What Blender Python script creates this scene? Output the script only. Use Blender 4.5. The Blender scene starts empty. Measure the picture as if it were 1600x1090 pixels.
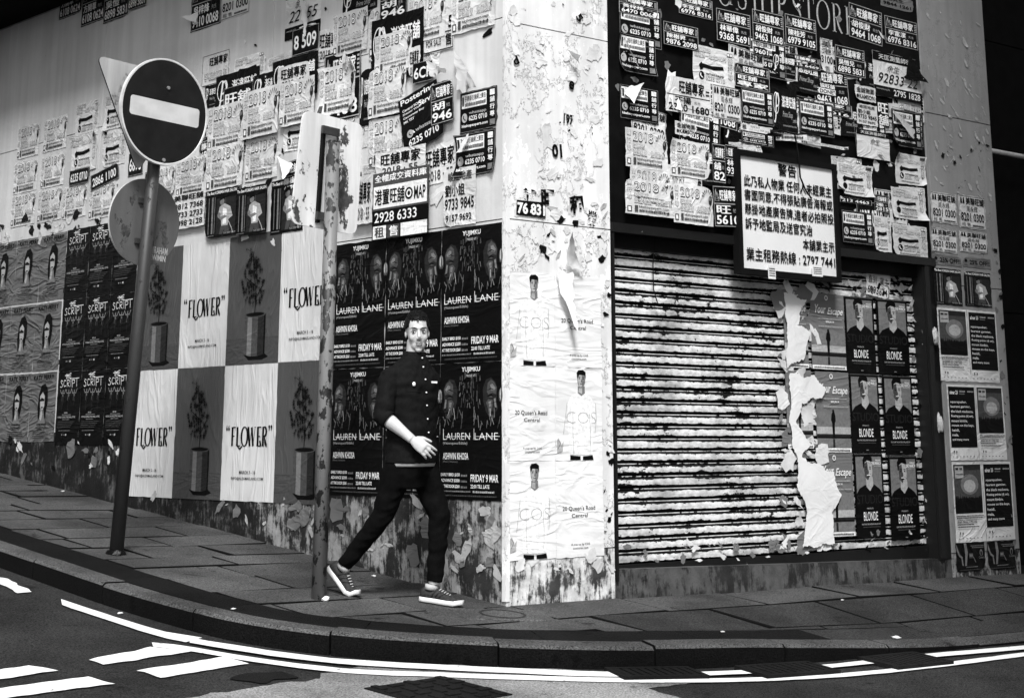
import bpy, bmesh, math, random
from mathutils import Vector, Matrix, noise
scene = bpy.context.scene
COL = scene.collection
# ------------------------------------------------------------------ camera
cd = bpy.data.cameras.new('camera'); cam = bpy.data.objects.new('camera', cd); COL.objects.link(cam)
cam.location = (-7.297, -8.398, 0.96)
cam.rotation_euler = (math.radians(90 + 14.329), 0, math.radians(-41.187))
cd.sensor_width = 36; cd.lens = 61.04; cd.shift_y = -0.3425; cd.clip_end = 500; cd.clip_start = .05
scene.camera = cam
# ------------------------------------------------------------------ light
SUN_EL, SUN_AZ = 50, 219          # degrees; azimuth the light comes from, measured from +Y clockwise
wd = bpy.data.worlds.new('World'); scene.world = wd; wd.use_nodes = True
nt = wd.node_tree; nt.nodes.clear()
sky = nt.nodes.new('ShaderNodeTexSky'); sky.sky_type = 'NISHITA'; sky.sun_disc = False
sky.sun_elevation = math.radians(SUN_EL); sky.sun_rotation = math.radians(SUN_AZ)
bw = nt.nodes.new('ShaderNodeRGBToBW'); bg = nt.nodes.new('ShaderNodeBackground'); wo = nt.nodes.new('ShaderNodeOutputWorld')
nt.links.new(sky.outputs[0], bw.inputs[0]); nt.links.new(bw.outputs[0], bg.inputs[0]); nt.links.new(bg.outputs[0], wo.inputs[0])
bg.inputs[1].default_value = 0.10
sl = bpy.data.lights.new('sun', 'SUN'); sun = bpy.data.objects.new('sun', sl); COL.objects.link(sun)
sl.energy = 1.5; sl.angle = math.radians(14)
_a = math.radians(SUN_AZ); _e = math.radians(SUN_EL)
sdir = Vector((math.sin(_a) * math.cos(_e), math.cos(_a) * math.cos(_e), math.sin(_e)))
sun.rotation_euler = sdir.to_track_quat('Z', 'Y').to_euler(); sun.location = sdir * 30
vs = scene.view_settings
vs.view_transform = 'Standard'; vs.look = 'None'; vs.gamma = 1; vs.use_curve_mapping = False
vs.exposure = 1.75
scene.cycles.max_bounces = 6; scene.cycles.use_denoising = True
# ------------------------------------------------------------------ materials (all neutral: the picture is black and white)
class NB:
    def __init__(s, name):
        s.m = bpy.data.materials.new(name); s.m.use_nodes = True
        s.t = s.m.node_tree; s.b = s.t.nodes['Principled BSDF']; s.p = s.t.nodes.new('ShaderNodeNewGeometry').outputs['Position']
    def L(s, a, b): s.t.links.new(a, b)
    def put(s, sock, v):
        if hasattr(v, 'is_linked') or hasattr(v, 'links'): s.L(v, sock)
        else: sock.default_value = v
    def ma(s, op, a, b=0.0, c=None, clamp=False):
        n = s.t.nodes.new('ShaderNodeMath'); n.operation = op; n.use_clamp = clamp
        s.put(n.inputs[0], a); s.put(n.inputs[1], b)
        if c is not None: s.put(n.inputs[2], c)
        return n.outputs[0]
    def mp(s, st=(1, 1, 1), off=(0, 0, 0), rot=(0, 0, 0)):
        n = s.t.nodes.new('ShaderNodeMapping'); n.inputs['Scale'].default_value = st; n.inputs['Location'].default_value = off
        n.inputs['Rotation'].default_value = rot
        s.L(s.p, n.inputs['Vector']); return n.outputs[0]
    def no(s, scale, detail=4, st=(1, 1, 1), off=(0, 0, 0), rough=.55, dist=0, rot=(0, 0, 0)):
        n = s.t.nodes.new('ShaderNodeTexNoise'); s.L(s.mp(st, off, rot), n.inputs['Vector'])
        n.inputs['Scale'].default_value = scale; n.inputs['Detail'].default_value = detail
        n.inputs['Roughness'].default_value = rough; n.inputs['Distortion'].default_value = dist
        return n.outputs[0]
    def mr(s, v, a, b, c=0.0, d=1.0, smooth=True):
        n = s.t.nodes.new('ShaderNodeMapRange'); n.interpolation_type = 'SMOOTHSTEP' if smooth else 'LINEAR'
        s.put(n.inputs[0], v)
        for i, x in enumerate((a, b, c, d)): s.put(n.inputs[1 + i], x)
        return n.outputs[0]
    def mix(s, f, a, b):           # a*(1-f)+b*f
        return s.ma('ADD', s.ma('MULTIPLY', a, s.ma('SUBTRACT', 1.0, f)), s.ma('MULTIPLY', b, f))
    def vor(s, scale, st=(1, 1, 1), feat='DISTANCE_TO_EDGE'):
        n = s.t.nodes.new('ShaderNodeTexVoronoi'); n.feature = feat; n.inputs['Scale'].default_value = scale
        s.L(s.mp(st), n.inputs['Vector']); return n.outputs['Distance']
    def bump(s, h, dist=.004, strength=1.0):
        n = s.t.nodes.new('ShaderNodeBump'); n.inputs['Strength'].default_value = strength; n.inputs['Distance'].default_value = dist
        s.L(h, n.inputs['Height']); s.L(n.outputs[0], s.b.inputs['Normal'])
    def done(s, v, rough=.8, spec=.3, metal=0):
        c = s.t.nodes.new('ShaderNodeCombineColor')
        for i in range(3): s.put(c.inputs[i], v)
        s.L(c.outputs[0], s.b.inputs['Base Color'])
        s.put(s.b.inputs['Roughness'], rough); s.b.inputs['Specular IOR Level'].default_value = spec; s.b.inputs['Metallic'].default_value = metal
        return s.m
def crease(n, kind=0):
    """paper relief: long soft folds and a few sharp creases"""
    if kind == 0: st = (2.2, 2.2, 7.5)
    elif kind == 1: st = (6.5, 6.5, 1.7)
    else: st = (5, 5, 7)
    a = n.no(1.0, 3, st, dist=.6)
    r = n.ma('SUBTRACT', 1.0, n.ma('MULTIPLY', n.ma('ABSOLUTE', n.ma('SUBTRACT', n.no(1.0, 2, tuple(x * .8 for x in st), (7, 3, 5), dist=1.4), .5)), 9.0), clamp=True)
    f = n.no(60, 3)
    return n.ma('ADD', n.ma('ADD', n.ma('MULTIPLY', a, 1.0), n.ma('MULTIPLY', r, .5)), n.ma('MULTIPLY', f, .06))
def paper(name, v, kind=0, dist=.006, rough=.6, spec=.35, tear=None, dirt=.18, tv=.75):
    n = NB(name)
    c = n.ma('MULTIPLY', v, n.mr(n.no(2.2, 5), .3, .75, 1.0, 1.0 - dirt))
    if tear:
        t = n.mr(n.no(7, 9, (1, 1, 1.6), rough=.68), tear, tear + .012)
        c = n.mix(t, c, tv)
    n.bump(crease(n, kind), dist)
    return n.done(c, rough, spec)
def ink(name, v, rough=.6):
    n = NB(name); c = n.ma('MULTIPLY', v, n.mr(n.no(45, 6, rough=.7), .35, .7, 1.12, .8)); n.bump(crease(n, 0), .004); return n.done(c, rough, .08 if v < .1 else .25)
INK = [ink('ink_black', .003), ink('ink_charcoal', .018), ink('ink_dark_grey', .06), ink('ink_mid_grey', .16), ink('ink_light_grey', .38), ink('ink_white', .78)]
MP = dict(white=paper('paper_white', .78), cream=paper('paper_cream', .62, 1, .006), flyer=paper('paper_flyer', .7, 2, .006, dirt=.3),
          grey=paper('paper_grey', .12, 0, .014, .45, .5), black=paper('paper_black', .003, 0, .005, .5, .10, .72, tv=.2),
          flyblack=paper('paper_flyer_black', .004, 2, .006, .55, .10, .665), mid=paper('paper_mid', .07, 1, .006, .5, .3), photo=paper('paper_photo', .16, 0, .006), pale=paper('paper_pale', .42, 2, .006))
def plain(name, v, rough=.6, spec=.3, metal=0, var=.15, sc=8, b=0, bs=60):
    n = NB(name); c = n.ma('MULTIPLY', v, n.mr(n.no(sc, 6), .3, .7, 1 - var, 1 + var))
    if b: n.bump(n.no(bs, 4), b)
    return n.done(c, rough, spec, metal)
def m_panel(name, v, specks=.74, dk=.03, peel=1.0):
    n = NB(name)
    c = n.ma('MULTIPLY', v, n.mr(n.no(.9, 5), .3, .7, .85, 1.06))
    c = n.ma('MULTIPLY', c, n.mr(n.no(1, 5, (9, 9, .5)), .35, .65, .9, 1.03))            # rain streaks
    c = n.mix(n.mr(n.no(24, 4, (1, 1, .55), rough=.6), specks, specks + .02), c, dk)      # chips
    c = n.mix(n.ma('MULTIPLY', n.mr(n.no(4.5, 8, (1, 1, .8), (3, 1, 2), rough=.7), .56, .6), .5 * peel), c, v * 1.35)   # glue and paper residue
    rs = n.mr(n.no(3.1, 9, (1, 1, .8), (5, 2, 8), rough=.72), .52, .535); c = n.mix(n.ma('MULTIPLY', n.ma('MULTIPLY', rs, n.ma('SUBTRACT', 1.0, rs)), 2.2 * peel), c, n.ma('MULTIPLY', c, .25))   # torn layer edges
    n.bump(n.ma('ADD', n.ma('MULTIPLY', rs, .5 * peel), n.ma('ADD', n.no(3, 3), n.ma('MULTIPLY', n.no(5, 8, rough=.7), .4))), .007)
    return n.done(c, .55, .35)
def m_grime(name, v=.42, dk=.02, thr=.5):
    n = NB(name)
    s1 = n.no(1, 7, (30, 30, 5.5), rough=.72); s2 = n.no(4.2, 9, rough=.7)
    t = n.mr(n.ma('ADD', n.ma('MULTIPLY', s1, .36), n.ma('MULTIPLY', s2, .64)), thr - .05, thr + .04)
    c = n.mix(t, n.ma('MULTIPLY', v, n.mr(n.no(11, 6), .3, .7, .7, 1.1)), n.ma('MULTIPLY', dk, n.mr(n.no(6, 4), .3, .7, .6, 1.8)))
    n.bump(n.ma('ADD', s2, n.ma('MULTIPLY', n.no(50, 4), .3)), .01)
    return n.done(c, .8, .25)
def m_shutter():
    n = NB('torn_paper_on_slat')
    a = n.no(1, 9, (15, 15, 34), rough=.72); b = n.no(2.2, 7, (1, 1, 2.5), (4, 0, 2), rough=.65)
    sx = n.t.nodes.new('ShaderNodeSeparateXYZ'); n.L(n.p, sx.inputs[0])
    zz = n.ma('MULTIPLY', n.ma('FRACT', n.ma('DIVIDE', n.ma('SUBTRACT', sx.outputs[2], .18), .0808)), .0808)
    e = n.ma('MULTIPLY', n.ma('POWER', n.ma('MINIMUM', n.ma('DIVIDE', n.ma('ABSOLUTE', n.ma('SUBTRACT', zz, .034)), .0265), 1.0), 3.0), .24)
    rib = n.mr(zz, .066, .067); e = n.mix(rib, e, .055)
    mk = n.ma('SUBTRACT', n.ma('ADD', n.ma('MULTIPLY', a, .55), n.ma('MULTIPLY', b, .45)), e)
    t = n.mr(mk, .398, .412)
    h = n.mr(n.no(34, 3, (1, 1, 1.2), (3, 3, 3)), .675, .69); t = n.ma('MULTIPLY', t, n.ma('SUBTRACT', 1.0, h))
    pap = n.ma('MULTIPLY', n.ma('MULTIPLY', .76, n.mr(n.no(20, 6, (1, 1, 2)), .3, .75, 1.03, .6)), n.mr(n.no(1.6, 7, (1, 1, 1.5), (8, 8, 1), rough=.65), .45, .68, 1.0, .45))
    c = n.mix(t, .005, pap)
    n.bump(n.ma('ADD', n.ma('MULTIPLY', t, .5), n.ma('MULTIPLY', n.no(26, 6), .5)), .006)
    return n.done(c, .65, .2)
def m_asphalt(name, v, sp=.5):
    n = NB(name)
    g = n.no(95, 4, rough=.75); w = n.no(1.4, 6)
    c = n.ma('MULTIPLY', v, n.ma('MULTIPLY', n.mr(g, .32, .68, 1 - sp, 1 + sp), n.mr(w, .3, .7, .6, 1.3)))
    c = n.mix(n.mr(n.no(5, 8, (1, 1, 1), (2, 6, 1), rough=.7), .60, .66), c, n.ma('MULTIPLY', c, .4))
    c = n.mix(n.mr(n.no(60, 3, (1, 1, 1), (9, 6, 1)), .72, .76), c, n.ma('MULTIPLY', c, 2.2))
    n.bump(n.ma('ADD', g, n.ma('MULTIPLY', w, .6)), .012)
    return n.done(c, .85, .08)
def m_rust(name, v, rv, thr=.58, rough=.5, sc=9):
    n = NB(name); t = n.mr(n.no(sc, 8, (1, 1, .6), rough=.66), thr, thr + .025)
    c = n.mix(t, n.ma('MULTIPLY', v, n.mr(n.no(2, 5, (6, 6, .7)), .3, .7, .8, 1.1)), n.ma('MULTIPLY', rv, n.mr(n.no(30, 4), .3, .7, .5, 1.5)))
    n.bump(n.ma('ADD', n.ma('MULTIPLY', t, -.6), n.ma('MULTIPLY', n.no(40, 4), .3)), .003)
    return n.done(c, rough, .4)
def m_paint():
    n = NB('road_paint'); t = n.mr(n.no(14, 9, rough=.72), .62, .66)
    c = n.mix(t, n.ma('MULTIPLY', .72, n.mr(n.no(60, 4), .3, .7, .85, 1.05)), .05); n.bump(n.no(150, 3), .003); return n.done(c, .7, .3)
MT = dict(panel=m_panel('painted_panel', .62, peel=0.0), pillar=m_panel('pillar_paint', .74, .70), farpillar=m_panel('pillar_paint_shaded', .26, peel=.4), grime=m_grime('grimy_render', .3, .014, .49), grime_dim=m_grime('grimy_render_dim', .10, .006, .46), grimew=m_grime('grimy_white_render', .66, .03, .52),
          plinth=m_grime('plinth_concrete', .075, .012, .52), dark=plain('black_steel', .004, .6, .1), fascia=plain('fascia_black', .004, .6, .08, var=.3), frame=m_rust('frame_paint', .005, .3, .68),
          slat=m_shutter(), groove=plain('dirty_metal', .005, .7, .1), scrap=paper('paper_scrap', .72, 2, .003, dirt=.35), flap=paper('paper_flap', .76, 2, .002, dirt=.15), asphalt=m_asphalt('asphalt', .03, .9), patch=m_asphalt('worn_concrete_road', .24, .6),
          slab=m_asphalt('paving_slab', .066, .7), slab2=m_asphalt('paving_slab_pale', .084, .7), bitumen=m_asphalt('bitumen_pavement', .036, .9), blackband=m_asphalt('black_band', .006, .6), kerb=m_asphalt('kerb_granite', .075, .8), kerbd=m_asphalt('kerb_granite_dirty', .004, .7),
          paint=m_paint(), pole=m_rust('pole_paint', .03, .012, .60, sc=14), pole2=m_rust('pole_paint_worn', .15, .014, .525, sc=16), signblack=plain('sign_face_dark', .009, .45, .15, var=.25), signwhite=plain('sign_white', .48, .4, .4, var=.1), rim=plain('sign_rim', .5, .35, .5),
          signback=m_rust('sign_back', .085, .045, .6, .5, 5), tri=m_rust('sign_back_pale', .36, .2, .62, .5, 5), plate=m_rust('white_plate', .66, .05, .555, .45, 5.0), steel=plain('bare_steel', .35, .4, .5, .6), iron=m_asphalt('cast_iron', .010, .4), board=plain('board_white', .7, .45, .35, var=.04, sc=3),
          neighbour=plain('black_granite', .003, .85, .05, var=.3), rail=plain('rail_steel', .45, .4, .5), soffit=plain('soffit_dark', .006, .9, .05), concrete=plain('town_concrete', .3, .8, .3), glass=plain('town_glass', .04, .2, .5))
# ------------------------------------------------------------------ object helpers
def mesh(name, verts, faces, mats, fm=None, smooth=False):
    me = bpy.data.meshes.new(name); me.from_pydata(verts, [], faces); me.update()
    for m in (mats if isinstance(mats, (list, tuple)) else [mats]): me.materials.append(m)
    if fm: me.polygons.foreach_set('material_index', fm)
    if smooth: me.polygons.foreach_set('use_smooth', [True] * len(me.polygons))
    return me
def link(name, me, parent=None, mat=None):
    o = bpy.data.objects.new(name, me); COL.objects.link(o)
    if parent: o.parent = parent
    if mat: o.matrix_local = mat
    return o
def tag(o, label, cat, group=None):
    o['label'] = label; o['category'] = cat
    if group: o['group'] = group
    return o
def empty(name, loc, label=None, cat=None, group=None):
    o = bpy.data.objects.new(name, None); COL.objects.link(o); o.location = loc; o.empty_display_size = .1
    if label: tag(o, label, cat, group)
    return o
class G:
    """small mesh collector"""
    def __init__(s): s.v = []; s.f = []; s.m = []
    def add(s, v, f, m=0):
        b = len(s.v); s.v += [tuple(x) for x in v]; s.f += [tuple(i + b for i in q) for q in f]; s.m += [m] * len(f)
    def box(s, a, b, m=0):
        x0, y0, z0 = a; x1, y1, z1 = b
        s.add([(x0, y0, z0), (x1, y0, z0), (x1, y1, z0), (x0, y1, z0), (x0, y0, z1), (x1, y0, z1), (x1, y1, z1), (x0, y1, z1)],
              [(3, 2, 1, 0), (4, 5, 6, 7), (0, 1, 5, 4), (1, 2, 6, 5), (2, 3, 7, 6), (3, 0, 4, 7)], m)
    def tube(s, pts, r, n=10, m=0, cap=True):
        pts = [Vector(p) for p in pts]; rs = r if isinstance(r, (list, tuple)) else [r] * len(pts)
        ring = []
        for i, p in enumerate(pts):
            d = (pts[min(i + 1, len(pts) - 1)] - pts[max(i - 1, 0)]).normalized()
            a = d.orthogonal().normalized() if i == 0 else (pa - d * pa.dot(d)).normalized()
            pa = a; b = d.cross(a); q = rs[i]; qa, qb = q if isinstance(q, tuple) else (q, q)
            ring.append([p + a * math.cos(2 * math.pi * k / n) * qa + b * math.sin(2 * math.pi * k / n) * qb for k in range(n)])
        v = [x for r_ in ring for x in r_]; f = []
        for i in range(len(ring) - 1):
            for k in range(n):
                k2 = (k + 1) % n; f.append((i * n + k, i * n + k2, (i + 1) * n + k2, (i + 1) * n + k))
        if cap: f += [tuple(range(n))[::-1], tuple((len(ring) - 1) * n + k for k in range(n))]
        s.add(v, f, m)
    def prism(s, poly, z0, z1, m=0, ms=None):
        n = len(poly); v = [(x, y, z0) for x, y in poly] + [(x, y, z1) for x, y in poly]
        s.add(v, [tuple(range(n))[::-1], tuple(range(n, 2 * n))], m)
        s.add(v, [(k, (k + 1) % n, n + (k + 1) % n, n + k) for k in range(n)], m if ms is None else ms)
    def build(s, name, mats, parent=None, smooth=False, mat=None):
        return link(name, mesh(name, s.v, s.f, mats, s.m, smooth), parent, mat)
def bevel(o, w=.004, seg=1):
    bm = bmesh.new(); bm.from_mesh(o.data)
    bmesh.ops.bevel(bm, geom=[e for e in bm.edges if len(e.link_faces) == 2 and e.calc_face_angle(0) > .6], offset=w, segments=seg, affect='EDGES', clamp_overlap=True)
    bm.to_mesh(o.data); bm.free(); return o
def wallmat(w, u, v, off):
    if w == 'L': return Matrix(((0, 0, -1, -off), (-1, 0, 0, -u), (0, 1, 0, v), (0, 0, 0, 1)))
    y = {'P': 0.0, 'F': .03, 'S': .10}[w]
    return Matrix(((1, 0, 0, u), (0, 0, -1, y - off), (0, 1, 0, v), (0, 0, 0, 1)))
# ------------------------------------------------------------------ measured layout (metres)
LINES = [([(-2.188, 1.472), (-2.162, 0.87), (-2.105, 0.325), (-1.99, 0.177)], [(-2.276, 1.299), (-2.246, 0.715), (-2.187, 0.185), (-2.073, 0.04)]), ([(-2.078, 0.196), (-1.961, -0.06), (-1.798, -0.326), (-1.599, -0.566), (-1.168, -0.868), (-0.782, -1.107), (-0.471, -1.285), (0.052, -1.473)], [(-2.151, 0.074), (-2.034, -0.176), (-1.873, -0.437), (-1.676, -0.673), (-1.252, -0.972), (-0.872, -1.207), (-0.566, -1.384), (-0.053, -1.571)]), ([(-2.329, 0.159), (-2.207, 0.013), (-2.02, -0.361), (-1.725, -0.746), (-1.389, -0.948), (-1.068, -1.129), (-0.59, -1.375), (-0.14, -1.564)], [(-2.388, 0.055), (-2.267, -0.089), (-2.081, -0.457), (-1.79, -0.836), (-1.458, -1.036), (-1.142, -1.215), (-0.671, -1.46), (-0.228, -1.648)]), ([(0.039, -1.485), (0.561, -1.585), (1.076, -1.621), (1.986, -1.627), (2.941, -1.676), (3.67, -1.693)], [(-0.04, -1.559), (0.474, -1.659), (0.98, -1.698), (1.874, -1.708), (2.81, -1.76), (3.524, -1.78)]), ([(-0.358, -1.493), (0.191, -1.677), (0.945, -1.811), (1.791, -1.834), (2.724, -1.815), (3.428, -1.837)], [(-0.43, -1.565), (0.111, -1.748), (0.853, -1.883), (1.684, -1.91), (2.599, -1.896), (3.288, -1.92)])]
BARS = [[(-2.849, -0.117), (-2.389, 0.054), (-2.247, -0.1), (-2.818, -0.251)], [(-2.75, -0.421), (-2.165, -0.286), (-2.126, -0.466), (-2.716, -0.602)], [(-3.42, -0.212), (-3.17, -0.148), (-3.096, -0.298), (-3.506, -0.401)], [(-3.582, -0.569), (-3.033, -0.464), (-2.988, -0.644), (-3.666, -0.752)], [(-2.215, 2.29), (-2.178, 2.232), (-2.239, 1.745), (-2.335, 1.725), (-2.307, 2.092)]]
PATCH = [(-3.04, -1.047), (-2.269, -0.916), (-1.975, -0.871), (-1.621, -0.709), (-1.126, -0.832), (-0.457, -1.256), (-0.055, -1.67), (-0.479, -1.659), (-0.481, -2.189), (-1.684, -1.983)]
MANHOLE = [(-2.009, -1.161), (-1.396, -1.114), (-1.241, -1.496), (-1.753, -1.604)]
GRATES = [[(-0.457, -1.256), (0.091, -1.417), (0.025, -1.633), (-0.417, -1.505)], [(0.327, -1.519), (0.825, -1.57), (1.02, -1.802), (0.407, -1.739)], [(1.296, -1.623), (1.747, -1.625), (2.018, -1.855), (1.419, -1.835)]]
BROKEN = [(-2.427, -0.707), (-2.32, -0.653), (-2.073, -0.679), (-2.056, -0.811), (-2.342, -0.859)]
# ------------------------------------------------------------------ terrain
GX, GY, KH = -0.012, 0.098, 0.115
def plane_z(x, y): return GX * x + GY * y
def ss(a, b, x):
    t = max(0, min(1, (x - a) / (b - a))); return t * t * (3 - 2 * t)
def gz(x, y): return plane_z(x, y) - .085 * ss(.2, 2.6, x) * ss(-.35, -1.5, y)
def rz(x, y): return plane_z(x, y) - KH
KERB = [(-2.02, 16), (-2.02, 8), (-2.02, 4), (-2.02, 2.2), (-2.015, 1.2), (-1.96, .55), (-1.85, .02), (-1.55, -.46), (-1.13, -.81), (-.62, -1.10), (-.03, -1.33), (.6, -1.46), (1.2, -1.52), (2.5, -1.56), (5, -1.6), (20, -1.75)]
def resample(pts, step):
    # Catmull-Rom then even spacing
    P = [Vector(p) for p in pts]; fine = []
    for i in range(len(P) - 1):
        p0, p1, p2, p3 = P[max(i - 1, 0)], P[i], P[i + 1], P[min(i + 2, len(P) - 1)]
        for k in range(16):
            t = k / 16; fine.append(.5 * ((2 * p1) + (p2 - p0) * t + (2 * p0 - 5 * p1 + 4 * p2 - p3) * t * t + (3 * p1 - p0 - 3 * p2 + p3) * t ** 3))
    fine.append(P[-1]); out = [fine[0]]; acc = 0
    for a, b in zip(fine, fine[1:]):
        d = (b - a).length
        while acc + d >= step:
            a = a + (b - a) * ((step - acc) / d); out.append(a.copy()); d = (b - a).length; acc = 0
        acc += d
    return out
KC = resample(KERB, .15)
def offset(pts, d):
    o = []
    for i, p in enumerate(pts):
        t = (pts[min(i + 1, len(pts) - 1)] - pts[max(i - 1, 0)]).normalized(); o.append(p + Vector((-t.y, t.x)) * d)
    return o
road = G(); nx = 24
vv = [(-60 + 110 * i / nx, -60 + 100 * j / nx) for j in range(nx + 1) for i in range(nx + 1)]
road.add([(x, y, rz(x, y)) for x, y in vv], [(j * (nx + 1) + i, j * (nx + 1) + i + 1, (j + 1) * (nx + 1) + i + 1, (j + 1) * (nx + 1) + i) for j in range(nx) for i in range(nx)])
ro = road.build('road', MT['asphalt']); ro['kind'] = 'structure'
def sheet(name, poly, dz, mat, parent=None, zf=rz):
    me = mesh(name, [(x, y, zf(x, y) + dz) for x, y in poly], [tuple(range(len(poly)))], mat); return link(name, me, parent)
def ccw(p):
    a = sum(p[i][0] * p[(i + 1) % len(p)][1] - p[(i + 1) % len(p)][0] * p[i][1] for i in range(len(p))); return p if a > 0 else p[::-1]
def rough_edge(poly, amp, step, seed):
    out = []
    for i, a in enumerate(poly):
        b = poly[(i + 1) % len(poly)]; n = max(1, int(math.dist(a, b) / step))
        for k in range(n):
            t = k / n; x = a[0] + (b[0] - a[0]) * t; y = a[1] + (b[1] - a[1]) * t
            d = noise.noise_vector((x * 9, y * 9, seed)); out.append((x + d.x * amp, y + d.y * amp))
    return out
sheet('worn_patch', rough_edge(ccw(PATCH), .06, .05, 3.), .004, MT['patch'], ro)
for i, b in enumerate(BARS): sheet('crossing_bar', rough_edge(ccw(b), .02, .03, i), .008, MT['paint'], ro)
for i, (a, b) in enumerate(LINES):
    a = resample(a, .12); b = resample(b, .12); n = min(len(a), len(b)); v = []; f = []
    for k in range(n):
        for q, s_ in ((a[int(k * (len(a) - 1) / (n - 1))], 1), (b[int(k * (len(b) - 1) / (n - 1))], 2)):
            d = noise.noise_vector((q[0] * 11, q[1] * 11, s_ + i)) * .012; v.append((q[0] + d.x, q[1] + d.y, rz(*q) + .009 + .004 * (i % 2)))
    f = [(2 * k + 1, 2 * k + 3, 2 * k + 2, 2 * k) for k in range(n - 1)]
    link('edge_line', mesh('edge_line', v, f, MT['paint']), ro)
# pavement bed + slabs
inner = offset(KC, .17); band = offset(KC, .45)
pv = G()
bed = [tuple(p) for p in inner]
NB_ = len(bed)
# bed as strips from kerb to the walls
vb = []; fb = []
for p in inner:
    tx, ty = (max(p.x, .4), .4) if p.y < .4 and p.x > -1.0 else (.4, max(p.y, .4))
    for k in range(7):
        t = k / 6; x = p.x + (tx - p.x) * t; y = p.y + (ty - p.y) * t; vb.append((x, y, gz(x, y) - .020))
for i in range(len(inner) - 1):
    for k in range(6): fb.append((i * 7 + k, (i + 1) * 7 + k, (i + 1) * 7 + k + 1, i * 7 + k + 1))
pave = link('pavement', mesh('pavement', vb, fb, MT['soffit'])); pave['kind'] = 'structure'
def clip(poly, curve):
    out = poly
    for a, b in zip(curve, curve[1:]):
        e = b - a; nrm = Vector((-e.y, e.x)); new = []
        if all((Vector(p) - a).dot(nrm) >= 0 for p in out): continue
        for i, p in enumerate(out):
            q = out[(i + 1) % len(out)]; dp = (Vector(p) - a).dot(nrm); dq = (Vector(q) - a).dot(nrm)
            if dp >= 0: new.append(p)
            if (dp >= 0) != (dq >= 0): t = dp / (dp - dq); new.append((p[0] + (q[0] - p[0]) * t, p[1] + (q[1] - p[1]) * t))
        out = new
        if len(out) < 3: return []
    return out
band_c = [band[i] for i in range(0, len(band), 3)]
rnd = random.Random(4)
def slab(poly, mat, name='paving_slab', dz=0):
    poly = clip(poly, band_c) if name != 'band_slab' else poly
    cl = []
    for p in poly:
        if not cl or math.dist(p, cl[-1]) > .01: cl.append(p)
    if len(cl) < 3: return
    a = abs(sum(cl[i][0] * cl[(i + 1) % len(cl)][1] - cl[(i + 1) % len(cl)][0] * cl[i][1] for i in range(len(cl)))) / 2
    if a < .01: return
    cx = sum(p[0] for p in cl) / len(cl); cy = sum(p[1] for p in cl) / len(cl); tx, ty, tz = rnd.uniform(-.012, .012), rnd.uniform(-.012, .012), rnd.uniform(-.003, .004)
    n = len(cl); top = [(x, y, gz(x, y) + dz + tz + tx * (x - cx) + ty * (y - cy)) for x, y in cl]
    ins = [(x + (cx - x) * .012, y + (cy - y) * .012, z) for x, y, z in top]; low = [(x, y, z - .006) for x, y, z in top]; bot = [(x, y, z - .05) for x, y, z in top]
    fm = [0] + [1] * (2 * n); f = [tuple(range(n))] + [(n + k, n + (k + 1) % n, (k + 1) % n, k) for k in range(n)] + [(2 * n + k, 2 * n + (k + 1) % n, n + (k + 1) % n, n + k) for k in range(n)]
    link(name, mesh(name, ins + low + bot, f, [mat, MT['soffit']], fm), pave)
y = -1.6; row = 0
while y < 9:
    h_ = rnd.choice([.36, .42, .48]); x = -.006 - (rnd.uniform(.15, .8) if row % 2 else 0); g_ = .011; row += 1
    if x < -.01: slab([(x + g_, y + g_), (-.008, y + g_), (-.008, y + h_ - g_), (x + g_, y + h_ - g_)], MT['slab'])
    while x > -2.2:
        l = rnd.choice([.62, .78, .95]); slab([(x - l + g_, y + g_), (x - g_, y + g_), (x - g_, y + h_ - g_), (x - l + g_, y + h_ - g_)], MT['slab2'] if rnd.random() < .3 else MT['slab']); x -= l
    y += h_
for yi, (ya, yb) in enumerate([(-.006, -.46), (-.46, -1.02), (-1.02, -1.75)]):
    x = .0 + (0, .25, .1)[yi]
    if x > 0: slab([(.005, yb + .005), (x - .005, yb + .005), (x - .005, ya - .005), (.005, ya - .005)], MT['slab'])
    while x < 9:
        l = (.95, 1.05, .8)[yi]
        for k in range(2):
            pass
        if not (yi > 0 and 2.55 < x + l * .5 and x < 4.6 and False):
            slab([(x + .014, yb + .014), (x + l - .014, yb + .014), (x + l - .014, ya - .014), (x + .014, ya - .014)], MT['slab'] if yi == 0 else MT['bitumen'], dz=0)
        x += l
# tactile blocks near the crossing
for i in range(15):
    for j in range(6):
        x0 = 2.62 + i * .1 + j * .04; y0 = -1.50 + j * .1
        slab([(x0 + .012, y0 + .012), (x0 + .088, y0 + .012), (x0 + .088, y0 + .088), (x0 + .012, y0 + .088)], MT['kerb'], 'tactile_block', .022)
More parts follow.
